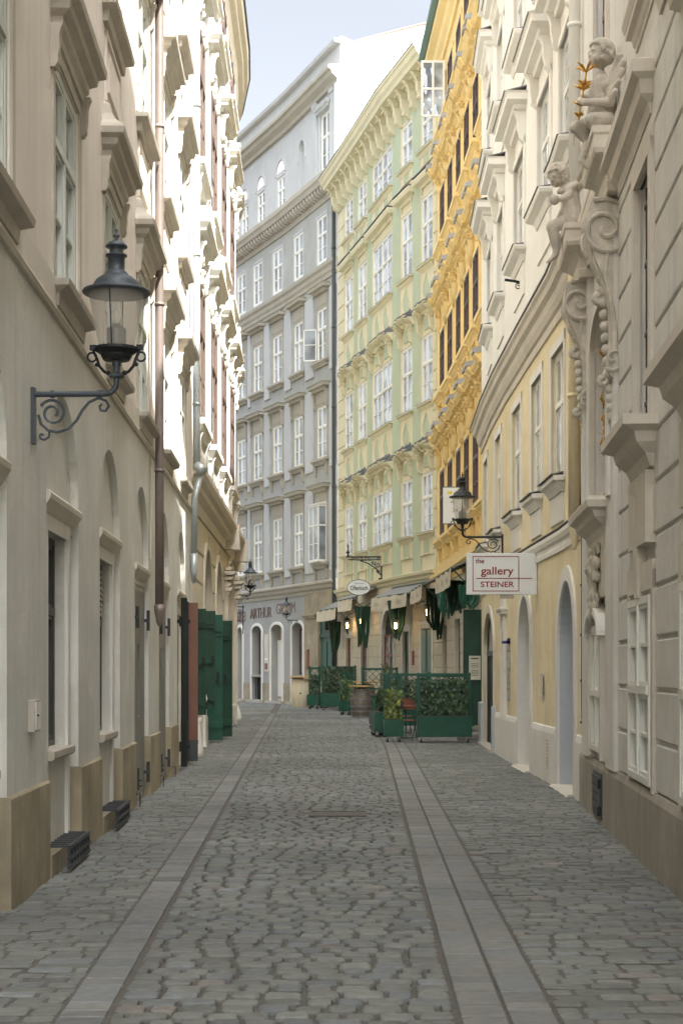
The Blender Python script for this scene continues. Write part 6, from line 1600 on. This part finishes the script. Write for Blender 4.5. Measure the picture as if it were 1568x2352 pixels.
# small wall things on the yellow base
q = FS.P(FS.sY(27.4), 0, 2.1); b = root('wall_spotlight', 'small blue hooded fitting on the yellow wall left of the second arch', 'light fitting', q)
m = MB(); m.tube([(-.01, -.06, 0), (-.01, .06, 0)], .05, 12); m.box(-.14, 0, -.06, .06, -.05, 0); m.build('hood', MATS['blue_plastic'], b, world=False)
m = MB(); m.box(-.06, -.01, -.05, .05, -.33, -.05); m.build('fitting_body', MATS['steel'], b, world=False, bevel=.01)
q = FS.P(FS.sY(27.4), .0, 1.05); b = root('metal_name_plate', 'tall openwork metal name plate below the blue hooded fitting', 'plate', q); m = MB()
for z in (0, .2, .31, .42, .55, .86): m.box(-.04, -.02, -.09, .09, z, z + .02)
for y in (-.09, .07): m.box(-.04, -.018, y, y + .02, 0, .88)
m.box(-.03, 0, -.07, .07, .55, .86)
for z in (.05, .12, .24, .35, .46): m.box(-.041, -.02, -.06, .06, z, z + .012)
m.build('plate_body', MATS['steel'], b, world=False)
q = FS.P(FS.sY(23.0), .0, 1.18); b = root('glass_name_plate', 'clear acrylic name plate between the two white arches', 'plate', q); m = MB(); m.box(-.035, -.025, -.1, .1, 0, .36); m.build('plate_body', MATS['trim_drab'], b, world=False)
m = MB()
for y in (-.08, .08):
    for z in (.03, .33): m.tube([(-.045, y, z), (0, y, z)], .01, 8)
m.build('screw', MATS['steel'], b, world=False)
# manhole cover
Y = 5760 / (1871 - HY); b = root('manhole_cover', 'rectangular stone filled manhole cover in the cobbled roadway', 'manhole cover', (-.03, Y, .0))
m = MB(); m.box(-.28, .26, -.24, .24, -.02, .008); m.build('cover_slab', MATS['mortar'], b, world=False, bevel=.004)
m = MB()
for x0, x1, y0, y1 in ((-.33, -.3, -.26, .26), (.28, .31, -.26, .26), (-.33, .31, -.29, -.262), (-.33, .31, .262, .29)): m.box(x0, x1, y0, y1, -.02, .012)
m.build('cover_frame', MATS['mortar'], b, world=False)
m = MB(); m.box(-.07, -.045, -.01, .01, .008, .0095); m.box(.03, .055, -.01, .01, .008, .0095); m.build('lifting_hole', MATS['black_void'], b, world=False)

# ================================================================ restaurant terrace
# awnings
def awning(label, F, s0, s1, z, drop, out, val, txt=None):
    c = (s0 + s1) / 2; P_ = F.P(c, 0, z); b = root('awning', label, 'awning', P_)
    m = MB(); sweep(m, F, s0, s1, [(0, z), (0, z + .03), (out, z - drop + .03), (out, z - drop)]); m.build('awning_cover', MATS['awning_top'], b)
    m = MB(); n = 16; rings = []
    for t in range(n + 1):
        q = s0 + (s1 - s0) * t / n; sg = .03 * math.sin(t / n * math.pi); o = out + .02 * math.sin(t * 1.3)
        rings.append([F.P(q, o, z - drop + .03 - sg * .3), F.P(q, o + .012, z - drop + .03 - sg * .3), F.P(q, o + .03, z - drop - val - sg), F.P(q, o + .018, z - drop - val - sg)])
    m.rings(rings); v = m.build('valance', MATS['awning_cloth'], b)
    m = MB()
    for q in (s0 + .1, s1 - .1): m.tube([F.P(q, .03, z - .5), F.P(q, out * .55, z - drop - .1 - .25), F.P(q, out - .03, z - drop + .01)], .02, 5)
    m.tube([F.P(s0, out, z - drop + .02), F.P(s1, out, z - drop + .02)], .03, 6); m.tube([F.P(s0, .05, z), F.P(s1, .05, z)], .05, 6)
    m.build('awning_arm', MATS['green_dark'], b)
    if txt:
        for q in txt:
            pp = F.P(q, out + .05, z - drop - val * .5) - topo(b); text('Ofenloch', val * .62, MATS['trim_grey'], v, pp, (R(90), 0, F.ang(q)), .001, .7, name='valance_lettering', shear=.3)
    return b
x_ = FY.sx
awning('farthest low cream awning beside the green gate', FY, x_(775), x_(822), 4.5, .45, .9, .42)
awning('second cream awning from the green gate, tilted higher', FY, x_(833), x_(868), 4.75, .45, 1.0, .42)
a3 = awning('wide cream awning lettered with the restaurant name in front of the yellow green house', FY, x_(905), x_(990), 4.55, .4, .85, .42, txt=(x_(918), x_(945), x_(972)))
S_ = FO.sY
awning('narrow angled cream awning at the joint of the yellow and orange houses', FO, S_(51.5), S_(47.3), 4.55, .4, .95, .42, txt=(S_(50.4), S_(48.7)))
awning('nearest steep cream awning below the gallery sign', FO, S_(44.3), S_(39.6), 4.5, .35, .8, .42, txt=(S_(43.5), S_(42.0), S_(40.5)))
# folded green awning fabric / slat bundles
def bundle(label, x, Y, zt, h, w_, seed, m_='green_dark'):
    X = (x - CX) / FPX * Y; b = root('folded_awning_arm', label, 'awning arm', (X, Y, zt)); rr = random.Random(seed); m = MB()
    for k in range(9):
        dx = w_ * (k / 8 - .5); m.tube([(dx, rr.uniform(-.1, .1), 0), (dx * .7 + rr.uniform(-.05, .05), rr.uniform(-.06, .06), -h * .5), (dx * .35 + rr.uniform(-.06, .06), 0, -h * rr.uniform(.62, .85))], [.05, .05, .035], 5)
    m.build('slat_bundle', MATS[m_], b, world=False)
bundle('dark green folded arm hanging beside the green gate', 768, 65.5, 3.6, 1.7, .45, 1)
bundle('dark green folded arms hanging under the second awning', 832, 59.6, 4.0, 1.9, .55, 2)
bundle('dark green folded arms right of the restaurant archway', 912, 54.6, 4.0, 1.7, .6, 3)
bundle('green folded arms under the wide awning end', 962 + 40, 50.2, 4.2, 2.0, .6, 4)
bundle('broad green pleated fabric bundle at the house joint', 1022, 46.5, 4.1, 1.2, .5, 5, 'green_paint')
bundle('dark green folded bundle next to the tall door leaf', 1046, 42.2, 4.0, 1.2, .6, 6)
bundle('short green fringe bundle directly under the gallery sign', 1080, 37.2, 3.6, .75, .5, 7, 'green_paint')
# lit wall lanterns
def wlamp(label, x, y, Y):
    X = (x - CX) / FPX * Y; z = EYE + (HY - y) * Y / FPX; b = root('wall_lantern', label, 'wall lantern', (X, Y, z), 0, 'lit restaurant wall lanterns')
    m = MB(); m.lathe([(.13, .18), (.14, .2), (.06, .28), (.03, .3), (.02, .35)], n=6); m.lathe([(.02, -.32), (.05, -.27), (.02, -.24), (.06, -.19), (.08, -.17)], n=6)
    for k in range(6): a = k * math.pi / 3; m.tube([(.08 * math.cos(a), .08 * math.sin(a), -.17), (.13 * math.cos(a), .13 * math.sin(a), .18)], .01, 4)
    m.tube([(0, 0, -.28), (.03, .12, -.36), (.05, .3, -.3)], .018, 5); m.build('lantern_frame', MATS['iron'], b, world=False)
    m = MB(); m.lathe([(.04, -.12), (.05, .0), (.03, .08)], n=8); m.build('flame_bulb', MATS['lamp_glow'], b, world=False)
    return b
wlamp('lit lantern farthest left on the restaurant front', 797, 1436, 63.6)
wlamp('lit lantern half hidden behind the second folded arm', 829, 1426, 59.8)
wlamp('lit lantern hanging in front of the restaurant archway', 908, 1436, 54.3)
wlamp('lit lantern right of the restaurant window under the wide awning', 981, 1405, 51.6)

# ---------------------------------------------------------------- ivy, planters, barrels, chairs
def leaf_shape(mb, c, n, up, s, tint):
    n = n.normalized(); t = up - n * up.dot(n)
    if t.length < .05: t = Vector((1, 0, 0)) - n * n.x
    t.normalize(); u = n.cross(t)
    pts = [(0, -.5), (.42, -.38), (.3, -.05), (.55, .12), (.22, .2), (0, .62), (-.22, .2), (-.55, .12), (-.3, -.05), (-.42, -.38)]
    b = len(mb.v); mb.v.append(tuple(c - n * s * .08)); mb.v += [tuple(c + u * x * s + t * y * s + n * (abs(x) * -.12 * s)) for x, y in pts]
    for k in range(10): mb.f.append((b, b + 1 + k, b + 1 + (k + 1) % 10)); mb.t.append(tint)
def ivy(name, label, org, rz, W, z0, z1, n, seed, dep=.12, size=(.06, .10), dens=None, hue=(.028, .062, .028), group=None, cat='ivy'):
    rr = random.Random(seed); b = root(name, label, cat, org, rz, group)
    m = MB(); st_ = MB()
    for k in range(10):
        x = rr.uniform(-W / 2, W / 2); pts = [(x, 0, z0 - .1)]; h = rr.uniform(.6, 1) * (z1 - z0)
        for t in range(6): x += rr.uniform(-.07, .07); x = max(-W / 2, min(W / 2, x)); pts.append((x, rr.uniform(-.04, .04), z0 + h * (t + 1) / 6))
        st_.tube(pts, .006, 4)
    st_.build('stem', MATS['wood_old'], b, world=False)
    k = 0
    while k < n:
        x, z = rr.uniform(-W / 2, W / 2), rr.uniform(z0 - .04, z1); f = (z - z0) / (z1 - z0)
        if dens and rr.random() > dens(x / W, f): continue
        k += 1; y = -rr.random() ** .7 * dep * (1.1 - .5 * f) + .03; s = rr.uniform(*size)
        br = rr.uniform(.6, 1.7); y_ = rr.random()
        t = tuple(c * br for c in hue) if y_ > .06 else (hue[0] * 2.6 * br, hue[1] * 1.9 * br, hue[2] * br)
        nn = Vector((rr.gauss(0, .45), -1, rr.gauss(.35, .4)))
        leaf_shape(m, Vector((x, y, z)), nn, Vector((rr.gauss(0, .4), 0, -1)), s, t)
    m.build('leaves', MATS['leaf_tint'], b, world=False)
    return b
def planter_mesh(W, H_, bh, D=.3, z0=.13, lat=True):
    b = root('lattice_planter', 'x', 'planter', (0, 0, 0), 0, 'green lattice planters around the terrace')
    G = MATS['green_paint']
    m = MB()
    for e in (-1, 1): m.box(e * W / 2 - .035 * (1 + e), e * W / 2 + .035 * (1 - e), .0, .07, z0 - .02, H_)
    m.build('post', G, b, world=False, bevel=.004)
    m = MB(); m.box(-W / 2 + .07, W / 2 - .07, .005, .065, H_ - .1, H_ - .03); m.box(-W / 2 + .07, W / 2 - .07, .005, .065, bh + .22, bh + .28); m.build('rail', G, b, world=False, bevel=.003)
    if lat:
        m = MB(); zl, zh = bh + .28, H_ - .1; w2 = W / 2 - .07; step = .16
        for sgn in (-1, 1):
            k = -20
            while k < 21:
                x0 = k * step * 1.41 / 1.0; pts = []
                # line x = x0 + sgn*(z-zl)
                za, zb = zl, zh; xa, xb = x0, x0 + sgn * (zh - zl)
                if max(xa, xb) > -w2 and min(xa, xb) < w2:
                    def clipz(xl): return zl + (xl - x0) * sgn
                    z_lo, z_hi = sorted((clipz(-w2), clipz(w2))); za, zb = max(zl, z_lo), min(zh, z_hi)
                    if zb > za + .02:
                        y = .03 + sgn * .006; X0, X1 = x0 + sgn * (za - zl), x0 + sgn * (zb - zl)
                        m.hexa([(X0 - .012, y - .005, za), (X0 + .012, y - .005, za), (X0 + .012, y + .005, za), (X0 - .012, y + .005, za), (X1 - .012, y - .005, zb), (X1 + .012, y - .005, zb), (X1 + .012, y + .005, zb), (X1 - .012, y + .005, zb)])
                k += 1
        m.build('lattice', G, b, world=False)
    m = MB(); m.box(-W / 2, W / 2, -D, -.004, z0, z0 + bh - .13); m.build('trough', G, b, world=False, bevel=.005)
    m = MB(); m.box(-W / 2 + .02, W / 2 - .02, -D + .02, -.02, z0 + bh - .13, z0 + bh - .115); m.build('soil', MATS['soil'], b, world=False)
    for x in (-W / 2 + .08, W / 2 - .08):
        for y in (-D + .06, -.06):
            m = MB(); m.tube([(x - .015, y, .055), (x + .015, y, .055)], .055, 14); m.build('caster', MATS['rubber'], b, world=False)
            f = b.children[-1]; m = MB(); m.box(x - .025, x - .018, y - .03, y + .03, .05, z0); m.box(x + .018, x + .025, y - .03, y + .03, .05, z0); m.box(x - .025, x + .025, y - .03, y + .03, z0 - .02, z0 - .002); m.build('caster_fork', MATS['steel'], f, world=False)
    return b
protoL = planter_mesh(1.18, 1.53, .58)
protoN = planter_mesh(.42, 1.5, .5)
def place(proto, first, label, x, y, rz, s=1.):
    o = proto if first else copy_tree(proto)
    o.location = (x, y, 0); o.rotation_euler = (0, 0, rz); o.scale = (s,) * 3; o['label'] = label; return o
fp = lambda x, Y: (x - CX) / FPX * Y
def with_ivy(o, lab, seed, n=900, W=1.02, z1=1.35, **k):
    s = o.scale[0]; q = ivy('ivy_plant', lab, o.location, o.rotation_euler[2], W, .55, z1, n, seed, dep=.16, **k); q.scale = o.scale
    for ch in q.children: pass
    off = Matrix.Rotation(o.rotation_euler[2], 3, 'Z') @ Vector((0, -.02, 0)) * s; q.location = (o.location[0] + off.x, o.location[1] + off.y, 0)
    return q
dn = lambda u, f: (1.0 if f < .35 else (1.0 - (f - .35) * 1.1)) * (1 if u > -.1 or f < .55 else .45)
o = place(protoL, True, 'nearest wide green lattice planter full of ivy, facing the street', fp(1019, 34.4), 34.4, R(1)); with_ivy(o, 'dense dark ivy in the nearest wide planter', 31, 1500, dens=dn)
o = place(protoN, True, 'nearest narrow green planter at the terrace corner', fp(902, 34.5), 34.6, R(3)); with_ivy(o, 'yellowish climbing plant in the nearest narrow planter', 32, 260, W=.36, z1=1.15, hue=(.09, .13, .03))
o = place(protoL, False, 'green lattice planter standing lengthwise along the street edge', fp(884, 37.6), 37.6, R(-86)); with_ivy(o, 'thin ivy in the lengthwise planter along the street edge', 33, 420, z1=1.1)
o = place(protoN, False, 'narrow green planter beside the oak barrel table', fp(874, 42.5), 42.3, R(-84)); with_ivy(o, 'small bushy plant next to the oak barrel', 34, 240, W=.36, z1=1.0)
o = place(protoL, False, 'rear green lattice planter facing the street behind the chairs, left', fp(935, 41.2), 41.2, R(2)); with_ivy(o, 'ivy in the rear left lattice planter behind the chairs', 35, 600)
o = place(protoL, False, 'rear green lattice planter facing the street behind the chairs, right', fp(1035, 41.0), 41.0, R(0)); with_ivy(o, 'ivy in the rear right lattice planter behind the chairs', 36, 500)
o = place(protoL, False, 'green lattice planter behind the oak barrel', fp(872, 56), 56, R(2), 1.1)
o = place(protoN, False, 'far narrow green planter beside the cream barrel', fp(722, 63.5), 63.6, R(-12), 1.15); with_ivy(o, 'ivy in the far narrow planter beside the cream barrel', 37, 200, W=.34, z1=1.2)
o = place(protoL, False, 'far lattice planter left of the oak barrel, overgrown with ivy', fp(778, 61.5), 61.5, R(-4), 1.15); with_ivy(o, 'thick ivy over the far lattice planter left of the oak barrel', 38, 1100, z1=1.45)
o = place(protoN, False, 'narrow planter with a bush touching the left side of the oak barrel', fp(797, 55.5), 55.5, R(-20), 1.0); with_ivy(o, 'leafy bush in the narrow planter left of the oak barrel', 39, 420, W=.5, z1=1.25, hue=(.05, .1, .035))
o = place(protoL, False, 'farthest lattice planter standing lengthwise by the green gate', fp(742, 66), 65.2, R(-70), 1.1)
# slim conifer and flowering plant in the corner
ivy('slim_conifer', 'slim upright conifer rising behind the terrace corner planters', (fp(888, 39.2), 39.2, 0), 0, .3, .5, 1.75, 700, 41, dep=.25, size=(.02, .05), dens=lambda u, f: 1 - abs(u) * 2 * f, hue=(.06, .09, .03), cat='conifer')
# barrels
def barrel(label, x, Y, s, m_, top=True, hoops=True):
    X = fp(x, Y); b = root('barrel_table', label, 'barrel table', (X, Y, 0), 0, 'wine barrels used as standing tables'); b.scale = (s,) * 3
    m = MB(); n = 26; prof = [(.27, 0), (.31, .15), (.345, .32), (.355, .47), (.345, .62), (.31, .8), (.27, .95)]
    rings = []
    for r, z in prof: rings.append([((r + (.004 if k % 2 else -.002)) * math.cos(2 * math.pi * k / (2 * n)), (r + (.004 if k % 2 else -.002)) * math.sin(2 * math.pi * k / (2 * n)), z) for k in range(2 * n)])
    m.rings(rings); m.build('staves', MATS[m_], b, world=False)
    if hoops:
        m = MB()
        for z, r in ((.03, .285), (.2, .326), (.36, .354), (.6, .354), (.76, .326), (.91, .285)): m.lathe([(r, z - .025), (r + .008, z - .025), (r + .006, z + .025), (r - .002, z + .025)], n=30, cap=False)
        m.build('hoop', MATS['hoop'], b, world=False)
    else:
        m = MB(); m.tube([(0, -.37, .47), (0, -.33, .47)], .03, 10); m.build('bung', MATS['black_void'], b, world=False)
    if top:
        m = MB(); m.lathe([(.4, 1.0), (.42, 1.0), (.42, 1.035), (.4, 1.04)], n=36); m.tube([(0, 0, .94), (0, 0, 1.0)], .1, 12); m.build('table_top', MATS['table_wood'], b, world=False)
barrel('oak barrel table with steel hoops in front of the terrace', 829, 52.4, 1.02, 'barrel_oak')
barrel('cream painted barrel table at the far left of the terrace', 690, 67.0, 1.25, 'barrel_cream', hoops=False)
barrel('cream painted barrel table half hidden behind the far lattice planter', 741, 68.0, 1.2, 'barrel_cream', hoops=False)
barrel('oak barrel table directly behind the front oak barrel', 838, 57.0, 1.12, 'barrel_oak')
# folding chairs and table
def chair():
    b = root('folding_chair', 'x', 'chair', (0, 0, 0), 0, 'folding wooden terrace chairs')
    for y in (-.18, -.09, 0, .09, .18):
        m = MB(); m.box(-.21, .21, y - .035, y + .035, .44, .46); m.build('seat_slat', MATS['chair_wood'], b, world=False, bevel=.003)
    for z in (.70, .80):
        m = MB(); m.box(-.22, .22, .2 + (z - .7) * .3, .22 + (z - .7) * .3, z, z + .075); m.build('backrest_slat', MATS['chair_wood'], b, world=False, bevel=.003)
    for e in (-1, 1):
        m = MB(); m.tube([(e * .19, -.24, 0), (e * .19, .12, .46), (e * .19, .23, .9)], .011, 6); m.tube([(e * .17, .26, 0), (e * .17, -.2, .45)], .011, 6); m.build('leg', MATS['green_dark'], b, world=False)
    m = MB(); m.tube([(-.19, -.2, .05), (.19, -.2, .05)], .009, 6); m.tube([(-.17, .22, .05), (.17, .22, .05)], .009, 6); m.build('stretcher', MATS['green_dark'], b, world=False)
    return b
ch = chair(); ch.location = (fp(934, 35.4), 35.4, 0); ch.rotation_euler = (0, 0, R(168)); ch['label'] = 'nearest folding wooden chair, back towards the street beside the ivy planter'
c2 = copy_tree(ch); c2.location = (fp(926, 38.6), 38.6, 0); c2.rotation_euler = (0, 0, R(-10)); c2['label'] = 'second folding wooden chair farther back at the terrace table'
c3 = copy_tree(ch); c3.location = (fp(1000, 38.4), 38.4, 0); c3.rotation_euler = (0, 0, R(20)); c3['label'] = 'folding wooden chair hidden behind the ivy of the nearest wide planter'
tb = root('terrace_table', 'reddish wooden terrace table between the folding chairs', 'table', (fp(960, 37.2), 37.2, 0))
m = MB()
for k in range(7): m.box(-.35, .35, -.35 + k * .1, -.26 + k * .1, .72, .745)
m.build('table_top', MATS['chair_wood'], tb, world=False)
for e in (-1, 1):
    m = MB(); m.tube([(e * .3, -.3, 0), (e * .3, .3, .72)], .012, 6); m.tube([(e * .28, .3, 0), (e * .28, -.3, .72)], .012, 6); m.build('leg', MATS['green_dark'], tb, world=False)
b = root('stone_bollard_base', 'low brown stone block behind the right casters of the nearest planter', 'stone block', (fp(1075, 35.6), 35.6, 0)); m = MB(); m.box(-.25, .25, -.15, .15, 0, .16); m.build('block_body', MATS['stone_brown'], b, world=False, bevel=.02)
